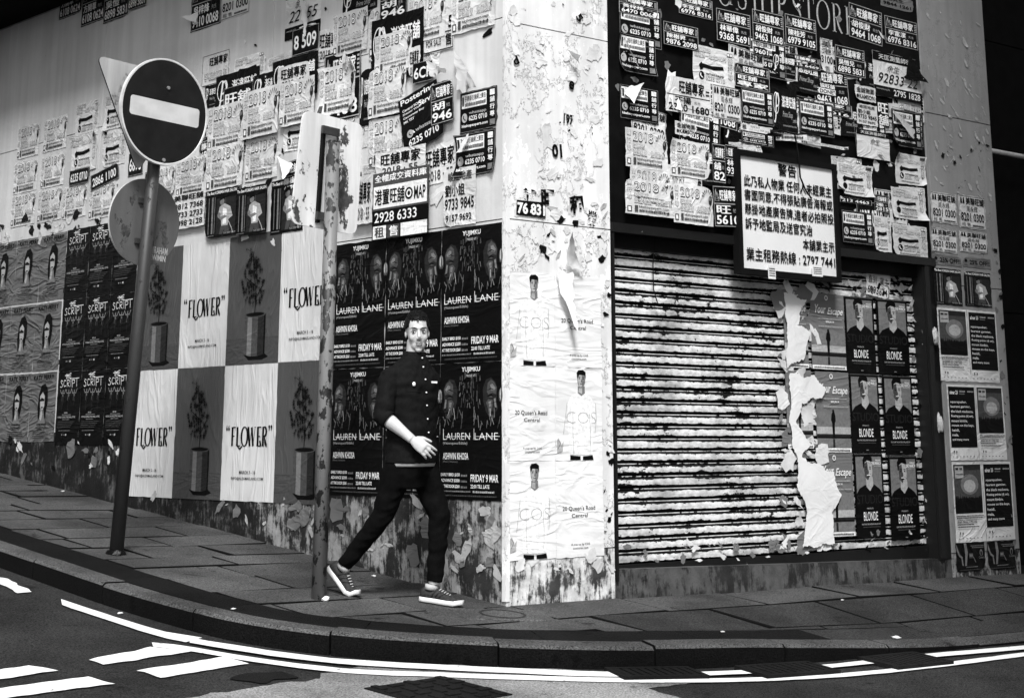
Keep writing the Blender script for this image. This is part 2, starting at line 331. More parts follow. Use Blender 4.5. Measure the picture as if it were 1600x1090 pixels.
# black painted band and kerb stones
inn2 = offset(KC, .155)
def ring_piece(o_, i_, zo, name, mats, parent, bot):
    n = len(o_); v = []; f = []; fm = []
    for a, b in zip(o_, i_):
        v += [(a[0], a[1], bot(a[0], a[1])), (a[0], a[1], zo(a[0], a[1]) - .018), (a[0] * .88 + b[0] * .12, a[1] * .88 + b[1] * .12, zo(a[0], a[1])), (b[0], b[1], zo(b[0], b[1])), (b[0], b[1], bot(b[0], b[1]))]
    for k in range(n - 1):
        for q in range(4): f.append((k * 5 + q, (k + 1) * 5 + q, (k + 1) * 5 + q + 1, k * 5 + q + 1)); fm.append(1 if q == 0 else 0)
    f += [tuple(range(4, -1, -1)), tuple((n - 1) * 5 + q for q in range(5))]; fm += [1, 1]
    return link(name, mesh(name, v, f, mats, fm), parent)
i = 60
while i < len(KC) - 40:
    n = rnd.choice([6, 7, 6]); o_ = KC[i:i + n + 1]; i_ = inn2[i:i + n + 1]
    o_ = [o_[0].lerp(o_[1], .04)] + o_[1:-1] + [o_[-1].lerp(o_[-2], .04)]; i_ = [i_[0].lerp(i_[1], .04)] + i_[1:-1] + [i_[-1].lerp(i_[-2], .04)]
    j = rnd.uniform(-.006, .006); ring_piece(o_, i_, lambda x, y: gz(x, y) + .004 + j, 'kerb_stone', [MT['kerb'], MT['kerbd']], pave, lambda x, y: rz(x, y) - .05); i += n
i = 62
while i < len(KC) - 44:
    o_ = offset(KC, .165)[i:i + 8]; i_ = band[i:i + 8]
    o_ = [o_[0].lerp(o_[1], .04)] + o_[1:]; i_ = [i_[0].lerp(i_[1], .04)] + i_[1:]
    v = [(p.x, p.y, gz(p.x, p.y) + .001) for p in o_] + [(p.x, p.y, gz(p.x, p.y) + .001) for p in i_]; n = len(o_)
    link('band_slab', mesh('band_slab', v, [(k, k + 1, n + k + 1, n + k) for k in range(n - 1)], MT['blackband'] if o_[0].x < .6 else MT['bitumen']), pave); i += 7
# inspection cover set in the pavement
def frame_on(quad, zf):
    q = [Vector((x, y, zf(x, y))) for x, y in quad]; c = sum(q, Vector()) / 4
    ux = (q[1] - q[0] + q[2] - q[3]) / 2; uy = (q[3] - q[0] + q[2] - q[1]) / 2; L_, W_ = ux.length, uy.length
    ux.normalize(); nz = ux.cross(uy).normalized()
    if nz.z < 0: nz = -nz
    uy = nz.cross(ux); return Matrix(((ux.x, uy.x, nz.x, c.x), (ux.y, uy.y, nz.y, c.y), (ux.z, uy.z, nz.z, c.z), (0, 0, 0, 1))), L_, W_
for k, quad in enumerate(GRATES):
    mt, l, w = frame_on(quad, lambda x, y: rz(x, y) + .019)
    t = empty('drain_grate', (0, 0, 0), ['cast iron gutter grate nearest the kerb corner', 'middle cast iron gutter grate of three along the kerb', 'cast iron gutter grate farthest right along the kerb'][k], 'drain grate', 'gutter grates along the kerb'); t.matrix_world = mt
    fr = G()
    for a, b in (((-l / 2, -w / 2, -.02), (l / 2, -w / 2 + .03, .008)), ((-l / 2, w / 2 - .03, -.02), (l / 2, w / 2, .008)), ((-l / 2, -w / 2 + .03, -.02), (-l / 2 + .03, w / 2 - .03, .008)), ((l / 2 - .03, -w / 2 + .03, -.02), (l / 2, w / 2 - .03, .008))): fr.box(a, b)
    fr.build('frame', MT['iron'], t)
    G2 = G(); G2.box((-l / 2 + .03, -w / 2 + .03, -.06), (l / 2 - .03, w / 2 - .03, -.004)); G2.build('pit', MT['soffit'], t)
    nb = 9
    for i in range(nb):
        g = G(); x = -l / 2 + .03 + (l - .06) * (i + .5) / nb; g.box((x - .017, -w / 2 + .03, -.003), (x + .017, w / 2 - .03, .006)); g.build('bar', MT['iron'], t)
mt, l, w = frame_on(MANHOLE, lambda x, y: rz(x, y) + .008)
t = empty('manhole_cover', (0, 0, 0), 'square cast iron manhole cover in the pale road patch', 'manhole cover'); t.matrix_world = mt
g = G(); g.box((-l / 2, -w / 2, -.03), (l / 2, w / 2, .002)); g.build('plate', MT['iron'], t)
for i in range(5):
    for j in range(5):
        x = -l / 2 + l * (i + .5) / 5; y = -w / 2 + w * (j + .5) / 5; s_ = l / 14; g = G()
        g.prism([(x - s_, y - s_ * .5), (x + s_, y - s_ * .5), (x + s_, y + s_ * .5), (x - s_, y + s_ * .5)] if (i + j) % 2 else [(x - s_ * .5, y - s_), (x + s_ * .5, y - s_), (x + s_ * .5, y + s_), (x - s_ * .5, y + s_)], .001, .009); g.build('tread', MT['iron'], t)
pb = ccw(BROKEN)
sheet('cracked_patch', rough_edge(pb, .05, .04, 8.), .006, MT['iron'], ro)
for k in range(5):
    x = pb[0][0] + rnd.uniform(-.1, .45); y = pb[0][1] + rnd.uniform(-.25, .15)
cov = [(-.62, -.30), (-.10, -.52), (.10, -.25), (-.42, -.02)]
mt, l, w = frame_on(cov, lambda x, y: gz(x, y) + .006)
t = empty('inspection_cover', (0, 0, 0), 'pale square inspection cover with a ring mark in the pavement corner', 'cover'); t.matrix_world = mt
g = G(); g.box((-l / 2, -w / 2, -.03), (l / 2, w / 2, .002)); bevel(g.build('plate', MT['slab2'], t), .006)
g = G(); n = 40; rr = w * .36
g.add([((rr + d) * math.cos(2 * math.pi * k / n), (rr + d) * math.sin(2 * math.pi * k / n), .0045) for d in (0, .018) for k in range(n)], [(k, (k + 1) % n, n + (k + 1) % n, n + k)[::-1] for k in range(n)]); g.build('ring', MT['bitumen'], t)
# ------------------------------------------------------------------ building
bld = empty('corner_building', (0, 0, 0), 'street corner building with poster-covered panel wall, white corner pillar and shopfront', 'building')
g = G()
g.box((.03, .26, -.6), (5.5, 16, 4.95)); g.box((-.0, -.0, 4.95), (5.5, 16, 13)); g.box((.03, .021, -.6), (.93, .26, 4.95)); g.box((4.62, .021, -.6), (5.5, .26, 4.95))
wl = g.build('wall', MT['concrete'], bld)
g = G(); g.box((-.6, .4, 4.96), (.0, 16, 5.15)); g.build('canopy', MT['soffit'], bld)
def panel(w, u0, u1, v0, v1, mat, gap=.004, bottom=None, th=.02):
    g = G(); nseg = 1 if bottom is None else 8
    for k in range(nseg):
        a = u0 + (u1 - u0) * k / nseg; b = u0 + (u1 - u0) * (k + 1) / nseg; 
        a += gap if k == 0 else 0; b -= gap if k == nseg - 1 else 0
        za, zb = (v0 + gap, v0 + gap) if bottom is None else (bottom(a), bottom(b)); zt = v1 - gap
        if w == 'L': P = lambda u, v, d: (d, -u, v)
        else: P = lambda u, v, d: (u, d, v)
        v = [P(a, za, 0), P(b, zb, 0), P(b, zt, 0), P(a, zt, 0), P(a, za, th), P(b, zb, th), P(b, zt, th), P(a, zt, th)]
        f = [(0, 1, 2, 3), (7, 6, 5, 4), (3, 2, 6, 7), (1, 0, 4, 5)] + ([(0, 3, 7, 4)] if k == 0 else []) + ([(2, 1, 5, 6)] if k == nseg - 1 else [])
        g.add(v, f)
    return g.build('panel', mat, wl)
ub = [0, -2.77, -5.5, -8.25, -11, -14]
for i in range(5):
    for (v0, v1) in ((1.0, 2.345), (2.345, 3.675), (3.675, 4.95)): panel('L', ub[i + 1], ub[i], max(v0, 1.0 if i < 3 else 1.0), v1, MT['panel'])
    panel('L', ub[i + 1], ub[i], 0, 1.0, MT['grime'] if i < 1 else MT['grime_dim'], bottom=lambda u: min(.98, plane_z(0, -u) - .03))  # darker copy past the corner bay: black grime plus light falloff in the colour
for (v0, v1) in ((.3, 2.345), (2.345, 3.645), (3.645, 4.95)): panel('P', 0.001, .935, v0, v1, MT['pillar'])
panel('P', 0.001, .935, 0, .3, MT['grimew'], bottom=lambda u: gz(u, 0) - .03)
for (v0, v1) in ((.12, 2.2), (2.2, 3.60), (3.60, 4.95)): panel('P', 4.61, 5.53, v0, v1, MT['farpillar'])  # corner pillar paint toned down; shade at this end is in the colour
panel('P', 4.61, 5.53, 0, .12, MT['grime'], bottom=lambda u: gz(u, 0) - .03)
g = G(); g.box((-.006, -.006, .02), (.028, .0, 4.9)); g.box((-.006, .0, .02), (.0, .028, 4.9)); g.build('corner_angle', MT['pillar'], bld)
g = G(); g.box((.02, -.0, -.6), (.03, 14, .0)); 
g = G(); g.box((.94, .03, 2.40), (4.60, .25, 4.95)); fas = g.build('fascia', MT['fascia'], bld)
g = G(); g.box((.94, -.012, 2.335), (4.60, .25, 2.397)); g.build('lintel', MT['frame'], bld)
g = G(); g.box((.94, .06, 2.24), (4.60, .25, 2.333)); g.build('shutter_box', MT['dark'], bld)
g = G(); n = 20
for k in range(n):
    a = .938 + (4.607 - .938) * k / n; b = .938 + (4.607 - .938) * (k + 1) / n; za = .163 - .022 * (a - .94); zb = .163 - .022 * (b - .94)
    g.add([(a, .008, gz(a, 0) - .05), (b, .008, gz(b, 0) - .05), (b, .018, zb), (a, .018, za), (b, .25, zb), (a, .25, za)], [(0, 1, 2, 3), (3, 2, 4, 5)])
g.build('plinth', MT['plinth'], bld)
for x0, x1, y0 in ((.937, .985, .015), (4.44, 4.607, .012)):
    g = G(); g.box((x0, y0, .08), (x1, .25, 2.334)); g.box((x0 + .01, y0 - .02, .09), (x1 - (.02 if x1 < 2 else .1), y0, 2.33)); g.build('door_frame', MT['frame'], bld)
# shop name letters on the fascia, light serif capitals
def stroke(g, pts, w, z=0):
    P = [Vector(p) for p in pts]
    for i in range(len(P) - 1):
        d = (P[i + 1] - P[i]); 
        if d.length < 1e-6: continue
        d.normalize(); nn = Vector((-d.y, d.x)); w0 = (w[i] if isinstance(w, list) else w) / 2; w1 = (w[i + 1] if isinstance(w, list) else w) / 2
        q = [P[i] - nn * w0, P[i + 1] - nn * w1, P[i + 1] + nn * w1, P[i] + nn * w0]; g.add([(p.x, p.y, z) for p in q], [(0, 1, 2, 3)])
def arc(cx, cy, rx, ry, a0, a1, n=14): return [(cx + rx * math.cos(math.radians(a0 + (a1 - a0) * i / n)), cy + ry * math.sin(math.radians(a0 + (a1 - a0) * i / n))) for i in range(n + 1)]
def swell(n, lo, hi, f): return [lo + (hi - lo) * f(i / (n - 1)) for i in range(n)]
def serif_letter(ch, st=.11, th=.03):
    g = G()
    def stem(x, y0=0, y1=1, w=st):
        stroke(g, [(x, y0), (x, y1)], w); 
        for y in (y0, y1): stroke(g, [(x - .13, y + (.012 if y == 0 else -.012)), (x + .13, y + (.012 if y == 0 else -.012))], .024)
    if ch in 'HIPRTEFLN':
        pass
    if ch == 'H': stem(.16); stem(.64); stroke(g, [(.16, .5), (.64, .5)], th)
    if ch == 'I': stem(.16)
    if ch in 'PR':
        stem(.16); p = arc(.3, .75, .26, .235, 90, -90); stroke(g, [(.16, .985)] + p + [(.16, .515)], [th] + swell(len(p), th, st, lambda t: math.sin(t * math.pi)) + [th])
        if ch == 'R': stroke(g, [(.32, .51), (.46, .2), (.62, .02), (.7, .02)], [.06, st, st * .8, .02])
    if ch == 'T': stem(.36); stroke(g, [(0.02, .985), (.7, .985)], th); stroke(g, [(.035, .985), (.02, .78)], .03); stroke(g, [(.685, .985), (.7, .78)], .03)
    if ch == 'E':
        stem(.16)
        for y, x in ((.985, .58), (.5, .48), (.015, .6)): stroke(g, [(.16, y), (x, y)], th); stroke(g, [(x, y - .12 if y > .3 else y), (x, y + .0 if y > .3 else y + .16)], .03)
    if ch in 'OGC':
        p = arc(.45, .5, .40, .495, 60 if ch != 'O' else 0, 330 if ch != 'O' else 360, 30); stroke(g, p, [th + (st - th) * abs(math.cos(math.radians((60 if ch != 'O' else 0) + (270 if ch != 'O' else 360) * i / 30))) ** 1.5 for i in range(31)])
        if ch == 'G': stem(.78, 0.1, .42)
    if ch == 'S':
        p = [(.54, .78), (.50, .92), (.34, .985), (.16, .93), (.10, .78), (.16, .64), (.32, .53), (.48, .42), (.56, .27), (.5, .08), (.3, .015), (.12, .08), (.07, .25)]
        stroke(g, p, [.03, .04, .03, .06, .09, .11, .12, .11, .09, .06, .03, .04, .03])
    if ch == 'L': stem(.16); stroke(g, [(.16, .015), (.6, .015)], th); stroke(g, [(.6, .0), (.6, .2)], .03)
    if ch == 'F': stem(.16); stroke(g, [(.16, .985), (.58, .985)], th); stroke(g, [(.16, .52), (.46, .52)], th); stroke(g, [(.58, .985), (.58, .8)], .03)
    if ch == 'W':
        for a, b, w in (((.0, 1), (.25, 0), st), ((.25, 0), (.45, .98), th), ((.45, .98), (.68, 0), st), ((.68, 0), (.9, 1), th)): stroke(g, [a, b], w)
        for x in (.0, .9): stroke(g, [(x - .1, .988), (x + .1, .988)], .024)
    return g
SL = {c: serif_letter(c) for c in 'SHIPTOREGFLW'}; SLB = {c: serif_letter(c, .24, .055) for c in 'FLOWER'}
for ch, x in zip('GSHIPSTORE', (2.105, 2.325, 2.50, 2.70, 2.785, 2.965, 3.105, 3.265, 3.455, 3.62)):
    g = G(); q = SL[ch]; g.add([(x + a * .185, b * .235 + 4.115, .0) for a, b, c in q.v], q.f)
    g.v = [(a, .0265, b) for a, b, c in g.v]; g.build('letter', INK[4], fas)
# ------------------------------------------------------------------ roller shutter
sh = empty('roller_shutter', (2.7, .13, .16), 'closed metal roller shutter with white torn paper stuck to its slats', 'shutter')
pit = .0808; prof = [(0, .145), (.006, .145), (.0075, .124), (.013, .119), (.034, .1175), (.055, .119), (.0605, .124), (.062, .145), (.0675, .145), (.0685, .130), (.0745, .130), (.0755, .145), (pit, .145)]
sv = []; sf = []; sm = []; NXS = 40
for i in range(NXS + 1):
    x = .987 + (4.438 - .987) * i / NXS - 2.7
    for z, y in prof: sv.append((x, y - .13, z))
n = len(prof)
for i in range(NXS):
    for k in range(n - 1): sf.append((i * n + k, (i + 1) * n + k, (i + 1) * n + k + 1, i * n + k + 1)); sm.append(1 if k in (0, 1, 6, 7, 8, 10, 11) else 0)
slat_me = mesh('slat', sv, sf, [MT['slat'], MT['groove']], sm)
for k in range(26): link('slat', slat_me, sh, Matrix.Translation((0, 0, .0 + .02 + k * pit)))
g = G(); g.box((-1.71, -.03, -.075), (1.735, .03, .0195)); g.build('bottom_rail', MT['frame'], sh)
# ------------------------------------------------------------------ unseen tenements added across the two streets to shade the wall ends
def unseen_tenement(name, x0, x1, y0, y1, z0, h, faces, label):
    t = empty(name, ((x0 + x1) / 2, (y0 + y1) / 2, z0), label, 'building'); cx, cy = (x0 + x1) / 2, (y0 + y1) / 2
    g = G(); g.box((x0 - cx, y0 - cy, -2), (x1 - cx, y1 - cy, h)); w_ = g.build('wall', MT['concrete'], t)
    for axis, pos, a0, a1, s_ in faces:
        n = int((a1 - a0) / 2.4)
        for fl in range(min(5, int(h / 3.2))):
            for k in range(n):
                a = a0 + (k + .5) * (a1 - a0) / n; z = 1.2 + fl * 3.2; g = G()
                if axis == 'x': g.box((pos - cx - (.03 if s_ < 0 else 0), a - .7 - cy, z), (pos - cx + (.03 if s_ > 0 else 0), a + .7 - cy, z + 1.5))
                else: g.box((a - .7 - cx, pos - cy - (.03 if s_ < 0 else 0), z), (a + .7 - cx, pos - cy + (.03 if s_ > 0 else 0), z + 1.5))
                g.build('window', MT['glass'], t)
    return t
unseen_tenement('unseen_tenement', -17, -6.2, 2.0, 24, -.2, 19, [('x', -6.2, 2.0, 24, 1)], 'unseen concrete block added across the street to darken the panel wall')
unseen_tenement('unseen_tenement', -1.0, 24, -19, -7.2, -1.4, 25, [('y', -7.2, -1.0, 24, 1)], 'unseen concrete block added across the street to shade the shopfront end')
# ------------------------------------------------------------------ dark neighbour
nb = empty('dark_building', (10, .75, -.2), 'black neighbouring building beyond the far pillar', 'building')
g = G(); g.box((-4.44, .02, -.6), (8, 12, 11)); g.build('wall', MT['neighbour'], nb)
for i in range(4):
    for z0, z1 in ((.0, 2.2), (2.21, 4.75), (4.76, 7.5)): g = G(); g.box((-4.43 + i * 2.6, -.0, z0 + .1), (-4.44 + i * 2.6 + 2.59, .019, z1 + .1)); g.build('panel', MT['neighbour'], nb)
t = empty('handrail', (6.3, .6, 3.55), 'pale round metal rail on the dark building', 'rail'); g = G(); g.tube([(-.2, 0, 0), (2.6, 0, 0)], .022, 12); g.build('tube', MT['rail'], t, True)
for x in (.1, 1.3, 2.4): g = G(); g.tube([(x, 0, 0), (x, .16, 0)], .01, 8); g.build('bracket', MT['rail'], t)
POSTERS = [
('arrow','L',-1.088,3.465,0.403,0.274,-4.5,0,0,(),'half-covered arrow flyer in the under-layer, top band of the wall, third from left'),
('agentw','L',-2.171,3.703,0.360,0.245,-2.9,0,0,(),'half-covered white name flyer in the under-layer, top band of the wall, second from left'),
('y18','L',-2.996,3.500,0.399,0.271,4.4,0,0,(),'half-covered 2018 flyer in the under-layer, top band of the wall, first from left'),
('agent','L',-1.392,3.034,0.358,0.243,-2.4,0,0,('陳桂芳', '6979 9105'),'half-covered black agent flyer in the under-layer, middle band of the wall, sixth from left'),
('y18','L',-1.954,2.992,0.452,0.308,1.0,0,0,(),'half-covered 2018 flyer in the under-layer, middle band of the wall, fifth from left'),
('arrow','L',-2.576,3.082,0.399,0.272,-0.7,0,0,(),'half-covered arrow flyer in the under-layer, middle band of the wall, fourth from left'),
('agentw','L',-3.277,3.132,0.356,0.242,-2.7,0,0,(),'half-covered white name flyer in the under-layer, middle band of the wall, third from left'),
('agent','L',-3.795,3.158,0.433,0.294,4.0,0,0,('陳桂芳', '6979 9105'),'half-covered black agent flyer in the under-layer, middle band of the wall, second from left'),
('agent','L',-4.663,2.882,0.408,0.278,-1.9,0,0,('', '6235 0710'),'half-covered black agent flyer in the under-layer, middle band of the wall, first from left'),
('agentw','L',-0.874,2.648,0.395,0.269,2.9,0,0,(),'half-covered white name flyer in the under-layer, lowest band of the wall, seventh from left'),
('arrow','L',-1.552,2.628,0.359,0.244,-0.4,0,0,(),'half-covered arrow flyer in the under-layer, lowest band of the wall, sixth from left'),
('arrow','L',-2.151,2.682,0.366,0.249,4.2,0,0,(),'half-covered arrow flyer in the under-layer, lowest band of the wall, fifth from left'),
('agent','L',-2.574,2.753,0.384,0.261,3.5,0,0,('陳桂芳', '6979 9105'),'half-covered black agent flyer in the under-layer, lowest band of the wall, fourth from left'),
('y18','L',-3.314,2.653,0.369,0.251,-1.7,0,0,(),'half-covered 2018 flyer in the under-layer, lowest band of the wall, third from left'),
('y18','L',-3.912,2.611,0.398,0.271,-4.4,0,0,(),'half-covered 2018 flyer in the under-layer, lowest band of the wall, second from left'),
('y18','L',-4.578,2.678,0.384,0.261,-4.7,1,0,(),'half-covered 2018 flyer in the under-layer, lowest band of the wall, first from left'),
('rent','F',4.189,3.519,0.424,0.288,-1.1,0,0,(),'half-covered white lease strip in the under-layer, top band of the fascia, eleventh from left'),
('arrow','F',3.916,3.702,0.399,0.271,1.1,1,0,(),'half-covered arrow flyer in the under-layer, top band of the fascia, tenth from left'),
('pshop','F',3.743,3.714,0.363,0.247,-2.3,2,0,(),'half-covered black script flyer in the under-layer, top band of the fascia, ninth from left'),
('arrow','F',3.382,3.749,0.364,0.248,4.3,0,0,(),'half-covered arrow flyer in the under-layer, top band of the fascia, eighth from left'),
('agent','F',3.180,3.500,0.436,0.296,4.0,1,0,('胡俊財', '9463 1068'),'half-covered black agent flyer in the under-layer, top band of the fascia, seventh from left'),
('pshop','F',2.842,3.563,0.417,0.283,-1.1,2,0,(),'half-covered black script flyer in the under-layer, top band of the fascia, sixth from left'),
('midland','F',2.555,3.629,0.435,0.296,0.8,3,0,(0,),'half-covered white agent flyer in the under-layer, top band of the fascia, fifth from left'),
('wa','F',2.413,3.624,0.431,0.293,-0.8,4,0,(),'half-covered black phone flyer in the under-layer, top band of the fascia, fourth from left'),
('midland','F',2.180,3.538,0.397,0.270,-4.4,5,0,(0,),'half-covered white agent flyer in the under-layer, top band of the fascia, third from left'),
('arrow','F',1.792,3.456,0.446,0.304,-0.8,6,0,(),'half-covered arrow flyer in the under-layer, top band of the fascia, second from left'),
('wa','F',1.069,3.666,0.428,0.291,0.2,0,0,(),'half-covered black phone flyer in the under-layer, top band of the fascia, first from left'),
('wa','F',4.163,3.311,0.417,0.283,-2.7,1,0,(),'half-covered black phone flyer in the under-layer, middle band of the fascia, twelfth from left'),
('arrow','F',3.982,3.377,0.359,0.244,4.3,2,0,(),'half-covered arrow flyer in the under-layer, middle band of the fascia, eleventh from left'),
('wa','F',3.650,3.160,0.414,0.282,4.8,3,0,(),'half-covered black phone flyer in the under-layer, middle band of the fascia, tenth from left'),
('pshop','F',3.396,3.285,0.362,0.246,2.9,4,0,(),'half-covered black script flyer in the under-layer, middle band of the fascia, ninth from left'),
('rent','F',3.129,3.284,0.341,0.232,-2.3,5,0,(),'half-covered white lease strip in the under-layer, middle band of the fascia, eighth from left'),
('arrow','F',2.831,3.155,0.384,0.261,-3.1,6,0,(),'half-covered arrow flyer in the under-layer, middle band of the fascia, seventh from left'),
('y18','F',2.667,3.165,0.369,0.251,4.9,7,0,(),'half-covered 2018 flyer in the under-layer, middle band of the fascia, sixth from left'),
('pshop','F',2.414,3.181,0.365,0.248,-2.2,8,0,(),'half-covered black script flyer in the under-layer, middle band of the fascia, fifth from left'),
('pshop','F',2.082,3.070,0.412,0.280,2.3,9,0,(),'half-covered black script flyer in the under-layer, middle band of the fascia, fourth from left'),
('agent','F',1.818,3.176,0.424,0.288,-4.6,10,0,('胡俊財', '9463 1068'),'half-covered black agent flyer in the under-layer, middle band of the fascia, third from left'),
('wa','F',1.603,2.970,0.433,0.294,-4.0,11,0,(),'half-covered black phone flyer in the under-layer, middle band of the fascia, second from left'),
('midland','F',1.179,2.994,0.344,0.234,-4.7,0,0,(0,),'half-covered white agent flyer in the under-layer, middle band of the fascia, first from left'),
('arrow','F',4.216,2.727,0.344,0.234,2.3,0,0,(),'half-covered arrow flyer in the under-layer, lowest band of the fascia, eighth from left'),
('midland','F',3.881,2.617,0.420,0.286,-0.3,1,0,(0,),'half-covered white agent flyer in the under-layer, lowest band of the fascia, seventh from left'),
('agent','F',3.639,2.543,0.361,0.245,3.2,2,0,('', '6235 0710'),'half-covered black agent flyer in the under-layer, lowest band of the fascia, sixth from left'),
('arrow','F',3.366,2.860,0.378,0.257,1.2,0,0,(),'half-covered arrow flyer in the under-layer, lowest band of the fascia, fifth from left'),
('arrow','F',2.141,2.843,0.367,0.249,4.9,10,0,(),'half-covered arrow flyer in the under-layer, lowest band of the fascia, fourth from left'),
('pshop','F',1.665,2.731,0.422,0.287,3.0,12,0,(),'half-covered black script flyer in the under-layer, lowest band of the fascia, third from left'),
('rent','F',1.376,2.535,0.438,0.298,-4.3,13,0,(),'half-covered white lease strip in the under-layer, lowest band of the fascia, second from left'),
('y18','F',1.093,2.528,0.384,0.261,-1.6,14,0,(),'half-covered 2018 flyer in the under-layer, lowest band of the fascia, first from left'),
('katy','L',-6.500,2.195,0.496,0.595,0.6,0,0,(),'grey wrinkled singer concert poster, first from the black posters, top row'),
('katy','L',-7.000,2.195,0.496,0.595,-0.4,0,0,(),'grey wrinkled singer concert poster, second from the black posters, top row'),
('katy','L',-7.500,2.195,0.496,0.595,0.3,0,0,(),'grey wrinkled singer concert poster, third from the black posters, top row'),
('katy','L',-8.000,2.195,0.496,0.595,-0.7,0,0,(),'grey wrinkled singer concert poster, fourth from the black posters, top row'),
('katy','L',-6.520,1.578,0.496,0.595,0.8,0,0,(),'grey wrinkled singer concert poster, first from the black posters, middle row'),
('katy','L',-7.020,1.578,0.496,0.595,-0.2,0,0,(),'grey wrinkled singer concert poster, second from the black posters, middle row'),
('katy','L',-7.520,1.578,0.496,0.595,0.5,0,0,(),'grey wrinkled singer concert poster, third from the black posters, middle row'),
('katy','L',-8.020,1.578,0.496,0.595,-0.5,0,0,(),'grey wrinkled singer concert poster, fourth from the black posters, middle row'),
('katy','L',-6.520,0.961,0.496,0.595,1.0,0,0,(),'grey wrinkled singer concert poster, first from the black posters, bottom row'),
('katy','L',-7.020,0.961,0.496,0.595,0.0,0,0,(),'grey wrinkled singer concert poster, second from the black posters, bottom row'),
('katy','L',-7.520,0.961,0.496,0.595,0.7,0,0,(),'grey wrinkled singer concert poster, third from the black posters, bottom row'),
('katy','L',-8.020,0.961,0.496,0.595,-0.3,0,0,(),'grey wrinkled singer concert poster, fourth from the black posters, bottom row'),
('script','L',-6.000,2.178,0.428,0.620,0.0,0,0,(),'black gig poster with hand-drawn band title, top row, first from the left'),
('script','L',-5.570,2.178,0.428,0.620,0.0,0,0,(),'black gig poster with hand-drawn band title, top row, second from the left'),
('script','L',-5.140,2.178,0.428,0.620,0.0,0,0,(),'black gig poster with hand-drawn band title, top row, third from the left'),
('script','L',-6.000,1.556,0.428,0.620,0.0,0,0,(),'black gig poster with hand-drawn band title, middle row, first from the left'),
('script','L',-5.570,1.556,0.428,0.620,0.0,0,0,(),'black gig poster with hand-drawn band title, middle row, second from the left'),
('script','L',-5.140,1.556,0.428,0.620,0.0,0,0,(),'black gig poster with hand-drawn band title, middle row, third from the left'),
('script','L',-6.000,0.934,0.428,0.620,0.0,0,0,(),'black gig poster with hand-drawn band title, bottom row, first from the left'),
('script','L',-5.570,0.934,0.428,0.620,0.0,0,0,(),'black gig poster with hand-drawn band title, bottom row, second from the left'),
('script','L',-5.140,0.934,0.428,0.620,0.0,0,0,(),'black gig poster with hand-drawn band title, bottom row, third from the left'),
('plant','L',-4.700,1.525,0.727,0.975,0.0,0,0,(),'dark poster of a potted maple sapling, upper row, first from the round signs'),
('flower','L',-3.970,1.525,0.697,0.975,0.0,0,0,(),'pale poster reading FLOWER, upper row, second from the round signs'),
('plant','L',-3.270,1.525,0.717,0.975,0.0,0,0,(),'dark poster of a potted maple sapling, upper row, third from the round signs'),
('flower','L',-2.550,1.525,0.680,0.975,0.0,0,0,(),'pale poster reading FLOWER, upper row, fourth from the round signs'),
('flower','L',-4.700,0.535,0.727,0.987,0.0,0,0,(),'pale poster reading FLOWER, lower row, first from the round signs'),
('plant','L',-3.970,0.535,0.697,0.987,0.0,0,0,(),'dark poster of a potted maple sapling, lower row, second from the round signs'),
('flower','L',-3.270,0.535,0.717,0.987,0.0,0,0,(),'pale poster reading FLOWER, lower row, third from the round signs'),
('plant','L',-2.550,0.535,0.680,0.987,0.0,0,0,(),'dark poster of a potted maple sapling, lower row, fourth from the round signs'),
('lauren','L',-1.860,1.455,0.602,0.870,0.0,0,0,(),'black club night poster with two mirrored faces, upper row, by the leaning pole'),
('lauren','L',-1.255,1.455,0.607,0.870,0.0,0,0,(),'black club night poster with two mirrored faces, upper row, in the middle'),
('lauren','L',-0.645,1.455,0.610,0.870,0.0,0,0,(),'black club night poster with two mirrored faces, upper row, by the corner pillar'),
('lauren','L',-1.860,0.605,0.602,0.847,0.0,0,0,(),'black club night poster with two mirrored faces, lower row, by the leaning pole'),
('lauren','L',-1.255,0.605,0.607,0.847,0.0,0,0,(),'black club night poster with two mirrored faces, lower row, in the middle'),
('lauren','L',-0.645,0.605,0.610,0.847,0.0,0,0,(),'black club night poster with two mirrored faces, lower row, by the corner pillar'),
('cosphoto','P',0.020,1.428,0.395,0.587,0.5,0,0,(),'white poster of a young man in a white sweater, top row on the corner pillar'),
('costext','P',0.418,1.428,0.412,0.587,0.5,0,0,(),'white poster with a street address, top row on the corner pillar'),
('costext','P',0.020,0.845,0.395,0.580,-0.3,0,0,(),'white poster with a street address, middle row on the corner pillar'),
('cosphoto','P',0.418,0.845,0.412,0.580,-0.3,0,0,(),'white poster of a young man in a white sweater, middle row on the corner pillar'),
('cosphoto','P',0.020,0.255,0.395,0.587,0.4,0,0,(),'white poster of a young man in a white sweater, bottom row on the corner pillar'),
('costext','P',0.418,0.255,0.412,0.587,0.4,0,0,(),'white poster with a street address, bottom row on the corner pillar'),
('crowd','P',4.586,1.431,0.407,0.576,0.0,0,0,(),'poster with a dark concert crowd photo, top row on the far pillar'),
('squares','P',4.998,1.431,0.407,0.576,0.0,0,0,(),'black line-up poster listing musicians in white, top row on the far pillar'),
('squares','P',4.654,0.818,0.387,0.588,0.0,0,0,(),'black line-up poster listing musicians in white, middle row on the far pillar'),
('crowd','P',5.045,0.818,0.387,0.588,0.0,0,0,(),'poster with a dark concert crowd photo, middle row on the far pillar'),
('crowd','P',4.659,0.196,0.405,0.608,0.0,0,0,(),'poster with a dark concert crowd photo, bottom row on the far pillar'),
('squares','P',5.068,0.196,0.405,0.608,0.0,0,0,(),'black line-up poster listing musicians in white, bottom row on the far pillar'),
('midland','P',4.589,2.695,0.356,0.249,0.0,0,0,(0,),'white estate agent flyer with a phone number, upper left of four on the far pillar'),
